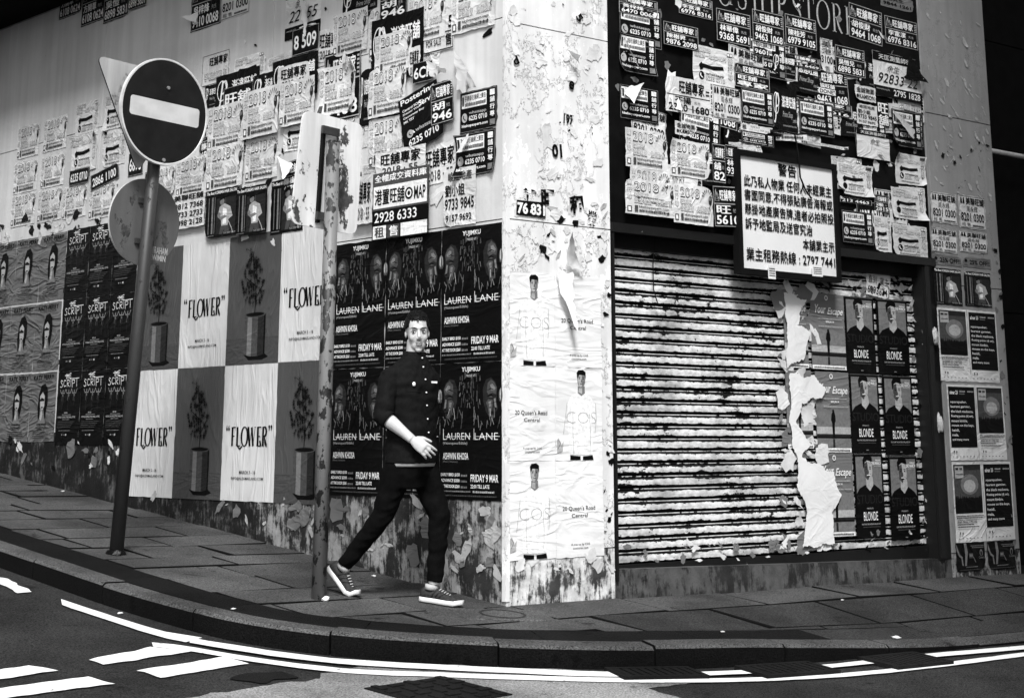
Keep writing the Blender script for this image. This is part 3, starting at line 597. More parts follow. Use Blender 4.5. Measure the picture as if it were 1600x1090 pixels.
('midland','P',4.978,2.681,0.376,0.274,0.0,0,0,(1,),'white estate agent flyer with a phone number, upper right of four on the far pillar'),
('midland','P',4.565,2.456,0.359,0.193,0.0,0,0,(2,),'white estate agent flyer with a phone number, lower left of four on the far pillar'),
('midland','P',4.960,2.480,0.394,0.175,0.0,0,0,(3,),'white estate agent flyer with a phone number, lower right of four on the far pillar'),
('off25','P',4.571,2.352,0.398,0.084,0.0,0,0,(),'grey discount strip reading 25% OFF, left one on the far pillar'),
('off25','P',4.985,2.359,0.401,0.084,0.0,0,0,(),'grey discount strip reading 25% OFF, right one on the far pillar'),
('salon','P',4.568,2.035,0.380,0.292,0.0,0,0,(),'dark hair salon poster on the far pillar, left one'),
('salon','P',4.983,2.039,0.383,0.285,0.0,0,0,(),'dark hair salon poster on the far pillar, right one'),
('dance','P',4.645,-0.022,0.389,0.217,0.0,0,0,(),'black dancer poster at the foot of the far pillar, left one'),
('dance','P',5.068,-0.026,0.386,0.216,0.0,0,0,(),'black dancer poster at the foot of the far pillar, right one'),
('blonde','S',3.525,1.470,0.366,0.579,0.0,0,0,(),'black DJ poster of a smiling young man in a dark T-shirt, top row, left one'),
('blonde','S',3.923,1.470,0.401,0.580,0.0,0,0,(),'black DJ poster of a smiling young man in a dark T-shirt, top row, right one'),
('escape','S',3.119,1.489,0.403,0.562,-0.4,0,0,(),'grey poster of a lone silhouette on a beach, top row'),
('blonde','S',3.543,0.879,0.361,0.587,0.0,0,0,(),'black DJ poster of a smiling young man in a dark T-shirt, middle row, left one'),
('blonde','S',3.954,0.863,0.379,0.598,0.0,0,0,(),'black DJ poster of a smiling young man in a dark T-shirt, middle row, right one'),
('escape','S',3.140,0.885,0.397,0.585,-0.4,0,0,(),'grey poster of a lone silhouette on a beach, middle row'),
('blonde','S',3.552,0.264,0.355,0.612,0.0,0,0,(),'black DJ poster of a smiling young man in a dark T-shirt, bottom row, left one'),
('blonde','S',3.974,0.230,0.365,0.625,0.0,0,0,(),'black DJ poster of a smiling young man in a dark T-shirt, bottom row, right one'),
('escape','S',3.130,0.285,0.407,0.592,-0.4,0,0,(),'grey poster of a lone silhouette on a beach, bottom row'),
('escape','S',2.809,1.492,0.266,0.566,0.0,0,0,(),'grey silhouette poster mostly torn away, beside the bare shutter slats, upper one'),
('escape','S',2.803,0.914,0.292,0.561,0.0,0,0,(),'grey silhouette poster mostly torn away, beside the bare shutter slats, lower one'),
('number','S',3.818,2.060,0.302,0.193,-6.0,0,0,(),'small white note with a phone number above the DJ posters'),
('y18','L',-7.148,3.573,0.452,0.309,0.0,0,0,(),'white 2018 flyer with fan emblem, topmost at the far left edge'),
('y18','L',-6.605,3.572,0.465,0.312,0.0,0,0,(),'white 2018 flyer with fan emblem, torn-topped, right of the topmost one'),
('y18','L',-7.175,3.239,0.497,0.300,0.0,0,0,(),'white 2018 flyer with fan emblem, second down at the far left'),
('y18','L',-6.609,3.233,0.463,0.302,0.0,0,0,(),'white 2018 flyer with fan emblem, second down in the next column from the far left'),
('y18','L',-7.179,2.926,0.501,0.306,0.0,0,0,(),'white 2018 flyer with fan emblem, above the first singer poster at the far left'),
('y18','L',-6.631,2.918,0.485,0.305,0.0,0,0,(),'white 2018 flyer with fan emblem, above the second singer poster at the far left'),
('y18','L',-6.142,2.904,0.462,0.298,0.0,0,0,(),'white 2018 flyer with fan emblem, above the gap between singer and black band posters'),
('y18','L',-5.631,2.856,0.460,0.312,0.0,0,0,(),'white 2018 flyer with fan emblem, above the black band posters, beside the lower round sign'),
('arrow','L',-5.982,3.618,0.440,0.326,0.0,0,1,(),'white flyer with curved arrow, upper left of the no-entry disc, upper one'),
('arrow','L',-5.439,3.625,0.369,0.322,0.0,0,1,(),'white flyer with curved arrow, half hidden behind the no-entry disc'),
('arrow','L',-6.008,3.306,0.470,0.341,0.0,1,1,(),'white flyer with curved arrow, left of the no-entry disc, lower one'),
('arrow','L',-5.439,3.296,0.413,0.308,0.0,0,1,(),'white flyer with curved arrow, touching the lower left of the no-entry disc'),
('agent','L',-6.018,3.198,0.383,0.138,0.0,2,0,('', '6235 0710'),'torn black flyer strip below the arrow flyers, left one'),
('agent','L',-5.616,3.140,0.511,0.142,8.0,1,0,('', '2866 1100'),'torn black flyer strip below the arrow flyers, right one'),
('agent','L',-4.955,3.163,0.251,0.203,0.0,0,0,('', '6898'),'small black flyer between the two round signs'),
('y18','L',-4.483,2.934,0.332,0.251,0.0,2,0,(),'white 2018 flyer with fan emblem, just right of the leaning pole below the disc'),
('y18','L',-4.134,2.896,0.481,0.313,0.0,1,0,(),'white 2018 flyer with fan emblem, lower right of the no-entry disc'),
('agent','L',-6.453,4.819,0.456,0.336,0.0,0,0,('方開單', '6108 0624'),'black agent flyer at the top edge of the panel wall, first from the left'),
('agent','L',-5.999,4.671,0.462,0.373,0.0,0,0,('方開單', '6108 0624'),'black agent flyer at the top edge of the panel wall, second from the left'),
('agent','L',-5.560,4.624,0.466,0.375,0.0,1,0,('吳愷', '6898 5831'),'black agent flyer at the top edge of the panel wall, third from the left'),
('agent','L',-5.110,4.652,0.335,0.341,0.0,2,0,('吳愷', '6898 5831'),'black agent flyer at the top edge of the panel wall, fourth from the left'),
('agent','L',-4.026,4.271,0.473,0.405,0.0,0,0,('吳梓烽', '9410 0068'),'black agent flyer with a torn white corner at the top of the panel wall'),
('midland','L',-3.553,4.285,0.431,0.297,0.0,0,0,(0,),'white flyer cut by the top edge right of the torn black one'),
('midland','L',-3.809,3.771,0.422,0.262,0.0,0,0,(5,),'white flyer behind the right edge of the no-entry disc'),
('arrow','L',-3.308,3.707,0.449,0.220,0.0,1,0,(),'white flyer with curled corner above the black P flyers'),
('arrow','L',-2.822,3.651,0.543,0.219,4.0,1,0,(),'pale worn flyer under the hanging dark flyer'),
('tin','L',-2.603,3.953,0.479,0.406,0.0,0,0,('22155', '2'),'white handwritten notice with crumpled corner, hanging from the top edge'),
('agent','L',-2.486,3.812,0.360,0.205,0.0,2,0,('', '8 509'),'torn black flyer below the crumpled notice'),
('pshop','L',-3.746,3.585,0.196,0.189,0.0,0,0,(),'black estate flyer with a white script P, small one by the disc'),
('pshop','L',-3.567,3.487,0.644,0.331,0.0,2,0,(),'black estate flyer with a white script P, left of three in a row'),
('agent','L',-3.441,3.515,0.443,0.191,0.0,3,0,('', '旺舖'),'black agent flyer overlapping the left script P flyer'),
('pshop','L',-3.003,3.468,0.451,0.270,0.0,4,0,(),'black estate flyer with a white script P, middle of three in a row'),
('pshop','L',-2.725,3.472,0.615,0.329,0.0,5,0,(),'black estate flyer with a white script P, right of three in a row'),
('agentw','L',-2.644,3.564,0.428,0.180,0.0,6,0,(),'white agent strip over the right script P flyer'),
('agent','L',-2.051,3.231,0.458,0.520,0.0,1,0,('胡', '9468'),'black agent flyer behind a 2018 flyer with a white flap'),
('y18','L',-3.650,3.220,0.538,0.351,0.0,4,0,(),'white 2018 flyer with fan emblem, left of the middle block, upper row'),
('y18','L',-3.640,2.890,0.542,0.355,0.0,5,0,(),'white 2018 flyer with fan emblem, left of the middle block, lower row'),
('y18','L',-3.108,3.244,0.492,0.377,0.0,7,0,(),'white 2018 flyer with fan emblem, second in the middle block, upper row'),
('y18','L',-3.091,2.912,0.450,0.328,0.0,1,0,(),'white 2018 flyer with fan emblem, second in the middle block, lower row'),
('y18','L',-2.600,3.273,0.462,0.341,0.0,7,0,(),'white 2018 flyer with fan emblem, third in the middle block, above the white plate'),
('y18','L',-2.104,3.289,0.449,0.360,0.0,2,1,(),'white 2018 flyer with fan emblem, above the top right of the white plate'),
('pshop','L',-1.845,3.960,0.429,0.285,0.0,0,0,(),'black estate flyer with a white script P, cut by the top edge'),
('y18','L',-1.949,3.713,0.429,0.320,0.0,2,0,(),'white 2018 flyer with fan emblem, near the top edge, left of the big P flyer'),
('y18','L',-1.504,3.622,0.427,0.379,0.0,1,0,(),'white 2018 flyer with fan emblem, partly behind the big script P flyer'),
('agent','L',-1.374,3.876,0.322,0.275,0.0,2,0,('胡', '946'),'black agent flyer cut by the top edge near the corner'),
('forsale','L',-0.873,3.554,0.342,0.249,0.0,1,0,(),'white FOR SALE sheet near the corner pillar'),
('y18','L',-1.034,3.656,0.410,0.323,0.0,2,0,(),'white 2018 flyer with fan emblem, above the FOR SALE sheet'),
('y18','L',-0.556,3.639,0.460,0.335,0.0,2,0,(),'white 2018 flyer with fan emblem, at the top edge beside the corner pillar'),
('pshop','L',-1.460,3.426,0.607,0.475,0.0,3,0,(),'black estate flyer with a white script P, largest, near the top centre'),
('y18','L',-1.410,3.494,0.431,0.283,0.0,4,0,(),'white 2018 flyer with fan emblem, pasted over the largest script P flyer'),
('agentw','L',-1.008,3.414,0.130,0.212,0.0,5,0,(),'narrow white strip with numbers beside the largest script P flyer'),
('pshop','L',-1.597,3.149,0.135,0.412,0.0,1,0,(),'black estate flyer with a white script P, narrow sliver right of the white plate'),
('y18','L',-1.475,3.186,0.439,0.352,0.0,5,0,(),'white 2018 flyer with fan emblem, left of the tilted black poster, upper one'),
('y18','L',-1.476,2.834,0.436,0.341,0.0,2,0,(),'white 2018 flyer with fan emblem, left of the tilted black poster, lower one'),
('agent','L',-0.955,3.360,0.226,0.146,0.0,6,0,('', '6CF'),'small black torn flyer above the tilted black poster'),
('postering','L',-1.077,2.915,0.440,0.403,13.0,6,0,(),'tilted black postering service poster with white lettering'),
('agent','L',-0.740,3.041,0.244,0.289,3.0,7,0,('胡', '946'),'black agent sticker overlapping the tilted poster'),
('wa','L',-0.463,2.948,0.380,0.279,0.0,0,0,(),'black flyer with a phone icon under the big white flap'),
('wa','L',-0.500,2.656,0.407,0.287,0.0,1,1,(),'worn black phone flyer near the corner, below the other'),
('agentw','L',-1.362,2.751,0.571,0.177,0.0,7,0,(),'torn white strip above the MAP poster'),
('mapp','L',-1.378,2.311,0.632,0.467,0.0,8,0,(),'large black and white MAP poster with a phone number'),
('agentw','L',-1.601,2.441,0.228,0.339,0.0,9,0,(),'pale flyer between the pole plate and the MAP poster'),
('lau','L',-0.622,2.341,0.336,0.383,0.0,2,0,(),'white letter-size sheet with two phone numbers near the corner'),
('salon','L',-3.612,2.516,0.470,0.379,0.0,6,0,(),'dark hair salon poster on the panel wall, first of three'),
('salon','L',-3.157,2.497,0.436,0.368,0.0,7,0,(),'dark hair salon poster on the panel wall, second of three'),
('salon','L',-2.709,2.474,0.432,0.403,0.0,1,0,(),'dark hair salon poster on the panel wall, third of three'),
('phones','L',-4.132,2.630,0.501,0.284,0.0,6,0,(),'white sheet with a column of phone digits beside the salon posters'),
('agent','F',1.063,3.883,0.401,0.138,0.0,1,0,('黃梓烽', '6470 0068'),'black agent name flyer, at the top left end of the dark fascia'),
('agent','F',1.482,3.710,0.372,0.175,0.0,7,0,('陳樹昇', '9876 2098'),'black agent name flyer, second down at the left of the fascia'),
('agent','F',1.680,3.976,0.372,0.150,0.0,0,0,('李富濱', '6976 8316'),'black agent name flyer, at the top edge, third from the left'),
('agent','F',2.058,3.826,0.388,0.253,0.0,5,0,('林華偉', '9368 5691'),'black agent name flyer, left of the group under the big letters'),
('agent','F',2.462,3.883,0.369,0.255,0.0,5,0,('胡俊財', '9463 1068'),'black agent name flyer, between two others under the letters SHIP'),
('agent','F',2.463,3.779,0.182,0.066,0.0,6,0,('', '9601'),'black agent name flyer, short strip under the letters SHIP'),
('agent','F',2.848,3.914,0.382,0.251,0.0,4,0,('陳桂芳', '6979 9105'),'black agent name flyer, under the letter S of STORE'),
('agent','F',2.842,3.761,0.420,0.091,0.0,4,0,('馬芙英', '9115 6469'),'black agent name flyer, under the previous S flyer, showing 6469'),
('agent','F',3.665,4.090,0.441,0.295,-3.0,0,0,('胡俊財', '9464 1068'),'black agent name flyer, overlapping the end of STORE'),
('agent','F',4.136,4.119,0.449,0.243,0.0,0,0,('李富濱', '6976 8316'),'black agent name flyer, at the top right of the fascia'),
('agent','F',3.454,3.777,0.381,0.233,0.0,3,0,('吳愷兒', '6898 5831'),'black agent name flyer, below the letters OR'),
('agent','F',2.839,3.425,0.788,0.102,0.0,6,0,('旺舖', '9116 0016'),'black agent name flyer, wide one behind the phone icon flyer at centre'),
('midland','F',3.281,3.762,0.151,0.273,0.0,2,0,(7,),'narrow white flyer reading 3100 between two black ones'),
('pshop','F',2.681,3.662,0.270,0.177,0.0,5,0,(),'black estate flyer with a white script P, on the fascia under the letters'),
('agent','F',2.236,3.506,0.402,0.184,0.0,6,0,('旺舖', '專家'),'black agent name flyer, above the phone icon flyer near fascia centre'),
('wa','F',1.057,3.462,0.371,0.276,0.0,1,1,(),'black phone flyer at the left end of the fascia, upper one'),
('wa','F',1.060,3.127,0.385,0.245,0.0,1,0,(),'black phone flyer at the left end of the fascia, lower one with white tear'),
('agentw','F',1.470,3.226,0.474,0.257,0.0,12,0,('不揚', '2320 1680'),'white agent flyer reading 2320 1680 on the fascia'),
('midland','F',1.960,3.232,0.309,0.252,0.0,12,0,(0,),'white agent flyer reading 8201 0300 at fascia centre'),
('pshop','F',2.641,3.232,0.286,0.326,0.0,9,0,(),'black estate flyer with a white script P, behind the phone icon flyers at fascia centre'),
('rent','F',2.268,3.182,0.367,0.050,0.0,10,0,(),'white FOR LEASE strip under the central phone flyer'),
('wa','F',2.265,3.083,0.364,0.090,0.0,11,0,(),'black phone flyer low on the fascia above the warning board'),
('wa','F',2.281,3.242,0.363,0.259,0.0,10,0,(),'black phone icon flyer at fascia centre'),
('wa','F',2.954,3.238,0.415,0.265,0.0,8,0,(),'black phone icon flyer above the right half of the warning board'),
('rent','F',2.934,3.163,0.612,0.021,0.0,8,0,(),'white FOR LEASE strip above the warning board'),
('done','F',3.227,3.583,0.218,0.095,0.0,3,0,(),'small black and white DONE sticker on the fascia'),
('kamson','F',1.560,3.069,0.223,0.095,0.0,12,0,(),'white name slip above the left 2018 flyers'),
('y18','F',1.054,2.788,0.411,0.269,0.0,14,0,(),'white 2018 flyer with fan emblem, on the fascia, upper left of four'),
('y18','F',1.495,2.767,0.405,0.262,0.0,14,1,(),'white 2018 flyer with fan emblem, on the fascia, upper right of four with curled edge'),
('y18','F',1.040,2.465,0.493,0.242,0.0,15,0,(),'white 2018 flyer with fan emblem, on the fascia, lower left of four'),
('y18','F',1.508,2.440,0.403,0.273,0.0,16,0,(),'white 2018 flyer with fan emblem, on the fascia, lower right of four'),
('agent','F',1.935,2.759,0.138,0.287,0.0,13,0,('舖', '82'),'black agent name flyer, narrow one left of the warning board'),
('agent','F',2.085,2.822,0.139,0.232,0.0,11,0,('林', '936'),'black agent name flyer, tall narrow one touching the warning board'),
('agent','F',1.934,2.448,0.285,0.298,3.0,13,0,('旺', '5610'),'black agent name flyer, torn one low beside the warning board'),
('tin','F',3.937,3.663,0.638,0.367,0.0,3,0,('92833 22', '2795 1828'),'handwritten notice 92833 with a black foot strip, right of STORE'),
('phones2','F',4.101,4.435,0.450,0.106,0.0,0,0,(),'dark notice reading 9844 1261 at the top right of the fascia'),
('kamson','F',3.680,3.595,0.267,0.120,0.0,4,0,(),'grey name slip over the 915 number sheet'),
('lau','F',3.683,3.400,0.266,0.167,0.0,5,0,(),'white sheet reading 9915 1557 on the right fascia'),
('bigchar','F',3.958,3.413,0.149,0.201,0.0,4,0,(),'black strip with two big white characters on the right fascia'),
('tin','F',3.667,3.135,0.419,0.226,0.0,5,0,('', ''),'white notice with a signature under the 9915 sheet'),
('wa','F',4.149,3.275,0.388,0.305,0.0,3,1,(),'torn black phone flyer high at the right end of the fascia'),
('arrow','F',3.428,2.825,0.429,0.247,0.0,1,1,(),'white flyer with curved arrow, right of the warning board'),
('arrow','F',4.178,2.978,0.407,0.247,0.0,0,1,(),'white flyer with curved arrow, topmost of three at the right end of the fascia'),
('arrow','F',4.093,2.693,0.437,0.246,0.0,2,1,(),'white flyer with curved arrow, second of three at the right end of the fascia'),
('arrow','F',3.845,2.407,0.211,0.279,0.0,3,0,(),'white flyer with curved arrow, narrow one partly covered, low on the right fascia'),
('arrow','F',4.087,2.391,0.451,0.254,0.0,2,0,(),'white flyer with curved arrow, lowest of three at the right end of the fascia'),
('agent','F',3.426,2.757,0.406,0.042,0.0,3,0,('', '213 4463'),'black number strip under the arrow flyer by the warning board'),
('agent','F',3.860,2.720,0.185,0.135,0.0,3,0,('達', '2815'),'small black torn flyer reading 2815 on the right fascia'),
('wa','F',3.438,2.445,0.388,0.254,0.0,3,0,(),'black phone flyer against the right edge of the warning board'),
]
# ------------------------------------------------------------------ lettering
_tc = {}
def text_tris(s, bold=0.0, shear=0.0, space=1.0):
    k = (s, bold, shear, space)
    if k in _tc: return _tc[k]
    c = bpy.data.curves.new('t', 'FONT'); c.body = s; c.resolution_u = 2 if len(s) > 12 else 3; c.offset = bold; c.shear = shear; c.space_character = space
    o = bpy.data.objects.new('t', c); COL.objects.link(o)
    me = bpy.data.meshes.new_from_object(o.evaluated_get(bpy.context.evaluated_depsgraph_get()))
    me.calc_loop_triangles()
    v = [(p.co.x, p.co.y) for p in me.vertices]; f = [tuple(t.vertices) for t in me.loop_triangles]
    # keep every triangle facing up
    f = [t if (v[t[1]][0] - v[t[0]][0]) * (v[t[2]][1] - v[t[0]][1]) - (v[t[2]][0] - v[t[0]][0]) * (v[t[1]][1] - v[t[0]][1]) > 0 else t[::-1] for t in f]
    bpy.data.objects.remove(o); bpy.data.curves.remove(c); bpy.data.meshes.remove(me)
    if not v: v = [(0, 0), (1, 0), (1, 1)]; f = []
    x0 = min(p[0] for p in v); x1 = max(p[0] for p in v); y0 = min(p[1] for p in v); y1 = max(p[1] for p in v)
    v = [((x - x0) / max(x1 - x0, 1e-6), (y - y0) / max(y1 - y0, 1e-6)) for x, y in v]
    _tc[k] = (v, f); return _tc[k]
class Cv:
    """print on a sheet, unit square, y up; ink numbers index INK"""
    def __init__(s): s.v = []; s.f = []; s.m = []; s.z = .0021
    def put(s, v, f, ink):
        b = len(s.v); s.v += [(x, y, s.z) for x, y in v]; s.f += [tuple(i + b for i in q) for q in f]; s.m += [ink] * len(f); s.z += .00007
    def poly(s, pts, ink):
        a = sum(pts[i][0] * pts[(i + 1) % len(pts)][1] - pts[(i + 1) % len(pts)][0] * pts[i][1] for i in range(len(pts)))
        s.put(pts if a > 0 else pts[::-1], [tuple(range(len(pts)))], ink)
    def rect(s, x0, y0, x1, y1, ink):
        a = max(1, int((x1 - x0) / .09)); b = max(1, int((y1 - y0) / .09))
        s.put([(x0 + (x1 - x0) * i / a, y0 + (y1 - y0) * j / b) for j in range(b + 1) for i in range(a + 1)], [(j * (a + 1) + i, j * (a + 1) + i + 1, (j + 1) * (a + 1) + i + 1, (j + 1) * (a + 1) + i) for j in range(b) for i in range(a)], ink)
    def ell(s, cx, cy, rx, ry, ink, n=16, a0=0, a1=360):
        s.poly([(cx + rx * math.cos(math.radians(a0 + (a1 - a0) * i / n)), cy + ry * math.sin(math.radians(a0 + (a1 - a0) * i / n))) for i in range(n + (a1 - a0 < 360))], ink)
    def text(s, t, x0, y0, x1, y1, ink, bold=0.0, shear=0.0, space=1.0):
        cjk = any(ord(q) > 0x2E80 for q in t); v, f = text_tris(t, 0.0 if cjk else min(bold, .02), shear, space)
        dx = .028 * (x1 - x0) / max(1, len(t)); dy = .02 * (y1 - y0)      # heavier strokes for bold characters
        for ox, oy in (((-dx, dy), (dx, -dy)) if cjk and bold > .008 else ((0, 0),)): s.put([(x0 + a * (x1 - x0) + ox, y0 + b * (y1 - y0) + oy) for a, b in v], f, ink)
    def outl(s, t, x0, y0, x1, y1, ink, inner, bold=.03):
        s.text(t, x0, y0, x1, y1, ink, max(bold, .03)); d = .10 * (y1 - y0); e = .55 if any(ord(q) > 0x2E80 for q in t) else .9; s.text(t, x0 + d * e * .6, y0 + d * e, x1 - d * e * .6, y1 - d * e, inner, -.016)
    def line(s, pts, w, ink, asp=1.0):
        g = G(); stroke(g, [(x * asp, y) for x, y in pts], w); s.put([(x / asp, y) for x, y, z in g.v], g.f, ink)
    def micro(s, x0, y0, x1, y1, ink, seed, fill=.8):
        r = random.Random(seed); x = x0
        while x < x1:
            w = r.uniform(.008, .03); s.rect(x, y0, min(x + w, x1), y0 + (y1 - y0) * r.uniform(.75, 1), ink); x += w + r.uniform(.003, .009)
    def grad(s, x0, y0, x1, y1, inks): 
        n = len(inks)
        for i, k in enumerate(inks): s.rect(x0, y0 + (y1 - y0) * i / n, x1, y0 + (y1 - y0) * (i + 1) / n, k)
    def serif(s, t, x0, y0, x1, y1, ink, wide={'I': .36, 'W': 1.0}):
        ws = [wide.get(c, .82) for c in t]; tot = sum(ws); x = x0
        for c, w in zip(t, ws):
            q = SLB[c]; k = (x1 - x0) / tot; s.put([(x + a * k, y0 + b * (y1 - y0)) for a, b, z in q.v], q.f, ink); x += w * k
def face(c, cx, cy, rx, ry, tones, dark=0, flip=1):
    """frontal portrait: hair, lit side and shaded side, features"""
    sk, shd = tones
    c.ell(cx, cy + ry * .35, rx * 1.12, ry * .95, dark)
    c.ell(cx, cy, rx, ry, sk); c.poly([(cx, cy - ry), (cx + flip * rx * .7, cy - ry * .7), (cx + flip * rx, cy), (cx + flip * rx * .9, cy + ry * .6), (cx + flip * rx * .3, cy + ry * .5), (cx + flip * rx * .18, cy - ry * .3)], shd)
    for d in (-.42, .42):
        c.ell(cx + d * rx, cy + ry * .12, rx * .2, ry * .07, dark, 8); c.rect(cx + d * rx - rx * .28, cy + ry * .27, cx + d * rx + rx * .28, cy + ry * .34, dark)
    c.poly([(cx - rx * .12, cy - ry * .2), (cx + rx * .16, cy - ry * .2), (cx + rx * .05, cy + ry * .15)], shd)
    c.ell(cx, cy - ry * .45, rx * .36, ry * .08, dark, 8)
    c.poly([(cx - rx * 1.05, cy + ry * .35), (cx - rx * .7, cy + ry * .75), (cx + rx * .7, cy + ry * .8), (cx + rx * 1.05, cy + ry * .35), (cx + rx * 1.1, cy + ry * 1.0), (cx + rx * .4, cy + ry * 1.35), (cx - rx * .6, cy + ry * 1.3), (cx - rx * 1.1, cy + ry * .9)], dark)
QT = {}
# ---- one drawing function per print; returns (paper, print parts)
def k_y18(a):
    c = Cv()
    for i, ch in enumerate('舖行尊'): c.outl(ch, .03, .80 - i * .2, .12, .95 - i * .2, 3, 5)
    c.rect(.03, .06, .12, .22, 2); c.rect(.05, .09, .10, .19, 5)
    c.outl('2018', .17, .66, .66, .92, 1, 5, .05)
    c.outl('旺舖專家', .17, .49, .45, .62, 2, 5); c.outl('放盤租售 · 免佣急售', .17, .31, .92, .47, 2, 5)
    for i in range(8):
        q = math.radians(8 + i * 23); 
        c.poly([(.86 + .07 * math.cos(q), .74 + .09 * math.sin(q)), (.86 + .14 * math.cos(q - .1), .74 + .19 * math.sin(q - .1)), (.86 + .155 * math.cos(q), .74 + .21 * math.sin(q)), (.86 + .14 * math.cos(q + .1), .74 + .19 * math.sin(q + .1))], 3)
    c.ell(.93, .66, .045, .12, 1); c.ell(.92, .70, .022, .05, 3); c.line([(.93, .54), (.9, .46), (.93, .40)], .015, 2)
    c.text('hkshopexpert.com', .26, .18, .86, .255, 1, .02); c.micro(.26, .08, .86, .15, 1, 3); c.rect(.17, .08, .235, .25, 2)
    return 'flyer', {'lettering': c}
def k_arrow(a):
    c = Cv(); c.outl('手機版記', .04, .84, .42, .95, 2, 5); c.outl('舖租售一站式SHOPS', .04, .70, .80, .82, 1, 5)
    c.poly([(.14, .52), (.20, .60), (.22, .565), (.45, .54), (.72, .58), (.74, .50), (.50, .45), (.25, .47), (.22, .42), (.17, .40)], 0)
    c.ell(.20, .27, .065, .10, 0); c.line([(.18, .32), (.17, .27), (.21, .22), (.23, .22)], .025, 5)
    c.text('whatsapp', .30, .29, .74, .37, 1, .02); c.outl('6235 0710', .30, .17, .76, .28, 2, 5); c.text('hkshopexpert.com', .18, .05, .76, .12, 0, .02)
    for i, ch in enumerate('舖行尊'): c.outl(ch, .84, .66 - i * .19, .95, .82 - i * .19, 2, 5)
    c.rect(.82, .86, .95, .95, 2); c.rect(.83, .875, .88, .935, 5); c.rect(.9, .875, .94, .935, 5)
    return 'flyer', {'lettering': c}
def k_pshop(a):
    c = Cv(); c.ell(.15, .62, .11, .26, 5, 18); c.ell(.15, .62, .095, .235, 0, 18)
    c.line([(.17, .86), (.12, .3), (.08, .16), (.05, .2)], .05, 5, 1.4); c.line([(.15, .82), (.24, .85), (.27, .72), (.24, .58), (.16, .54)], .045, 5, 1.4)
    c.text('澎達旺舖', .38, .55, .93, .82, 5, .02); c.text('Prime Shop', .40, .28, .80, .46, 4, 0, .3); c.text('.com.hk', .80, .22, .95, .32, 4)
    c.micro(.4, .1, .95, .14, 3, 5); return 'flyblack', {'lettering': c}
def k_agent(a):
    nm, ph = a; c = Cv()
    for (x0, y0, x1, y1) in ((.015, .02, .985, .035), (.015, .965, .985, .98), (.015, .02, .027, .98), (.973, .02, .985, .98)): c.rect(x0, y0, x1, y1, 4)
    if nm:
        c.rect(.02, .555, .98, .575, 4); c.text('旺舖專家', .25, .64, .86, .90, 5, .02)
        for i in range(5): c.rect(.90, .62 + i * .06, .96, .65 + i * .06, 4)
        c.line([(.06, .62), (.07, .75), (.10, .92), (.12, .75), (.15, .85), (.17, .68), (.21, .72), (.2, .62)], .022, 4, 1.4)
        for i in range(4): c.micro(.05, .62 + i * .05, .22, .645 + i * .05, 3, i)
        c.text(nm, .10, .33, .62, .52, 5, .02); c.text('先生', .70, .36, .86, .45, 4)
        c.text(ph, .07, .07, .93, .29, 5, .035)
    else: c.text(ph, .08, .2, .9, .75, 5, .03)
    return 'flyblack', {'lettering': c}
def k_agentw(a):
    c = Cv(); nm, ph = a if a else ('', '')
    if nm: c.rect(.02, .48, .98, .50, 1); c.text('旺舖專家', .30, .56, .85, .92, 0, .02); c.text(nm, .2, .28, .55, .46, 0, .02); c.text('先生', .62, .3, .76, .38, 2); c.text(ph, .06, .05, .95, .26, 0, .04); c.rect(.88, .6, .96, .64, 1); c.rect(.88, .7, .96, .74, 1)
    else: c.text('旺舖專家', .12, .42, .9, .88, 0, .03); c.text('2018 · 55', .15, .08, .85, .34, 2, .02)
    return 'flyer', {'lettering': c}
def k_midland(a):
    c = Cv(); i = a[0]; c.rect(.02, .02, .98, .035, 2); c.rect(.02, .965, .98, .98, 2); c.rect(.02, .02, .03, .98, 2); c.rect(.97, .02, .98, .98, 2)
    if i == 5: c.text('旺舖專家', .28, .6, .92, .88, 0, .02); c.outl('手機舖租售', .1, .15, .9, .4, 2, 5); return 'flyer', {'lettering': c}
    if i == 7: c.text('美', .1, .74, .9, .95, 1); c.text('港', .1, .55, .9, .72, 2); c.text('3100', .04, .28, .96, .5, 0, .03); c.text('售', .3, .05, .7, .2, 2); return 'flyer', {'lettering': c}
    for x in (.06, .15): c.ell(x + .035, .84, .032, .1, 0, 10); c.rect(x, .74, x + .02, .84, 0); c.rect(x + .05, .74, x + .07, .84, 0)
    c.text('美聯旺舖', .27, .72, .95, .94, 0, .03); c.text('周永輝', .28, .50, .70, .68, 1); c.text('8201 0300', .06, .22, .94, .47, 0, .03)
    c.text('租 售', .08, .06, .40, .17, 1); c.micro(.48, .07, .92, .13, 1, 9); return 'flyer', {'lettering': c}
def k_wa(a):
    c = Cv(); c.rect(.05, .60, .72, .93, 5); c.text('手機版旺舖網上廣告', .13, .77, .70, .90, 1, .01); c.micro(.14, .64, .70, .73, 2, 4); c.rect(.065, .66, .11, .88, 1)
    c.ell(.13, .37, .075, .115, 4); c.line([(.11, .43), (.10, .37), (.14, .31), (.17, .32)], .025, 0)
    c.text('whatsapp', .25, .42, .72, .51, 4, .02); c.text('6235 0710', .25, .28, .74, .40, 5, .03); c.text('hkshopexpert.com', .06, .12, .76, .21, 5, .02)
    for i, ch in enumerate('一舖行尊'): c.text(ch, .82, .80 - i * .17, .94, .93 - i * .17, 5, .02)
    for (x0, y0, x1, y1) in ((.012, .02, .988, .032), (.012, .968, .988, .98), (.012, .02, .022, .98), (.978, .02, .988, .98)): c.rect(x0, y0, x1, y1, 3)
    c.rect(.82, .08, .95, .22, 3); return 'flyblack', {'lettering': c}
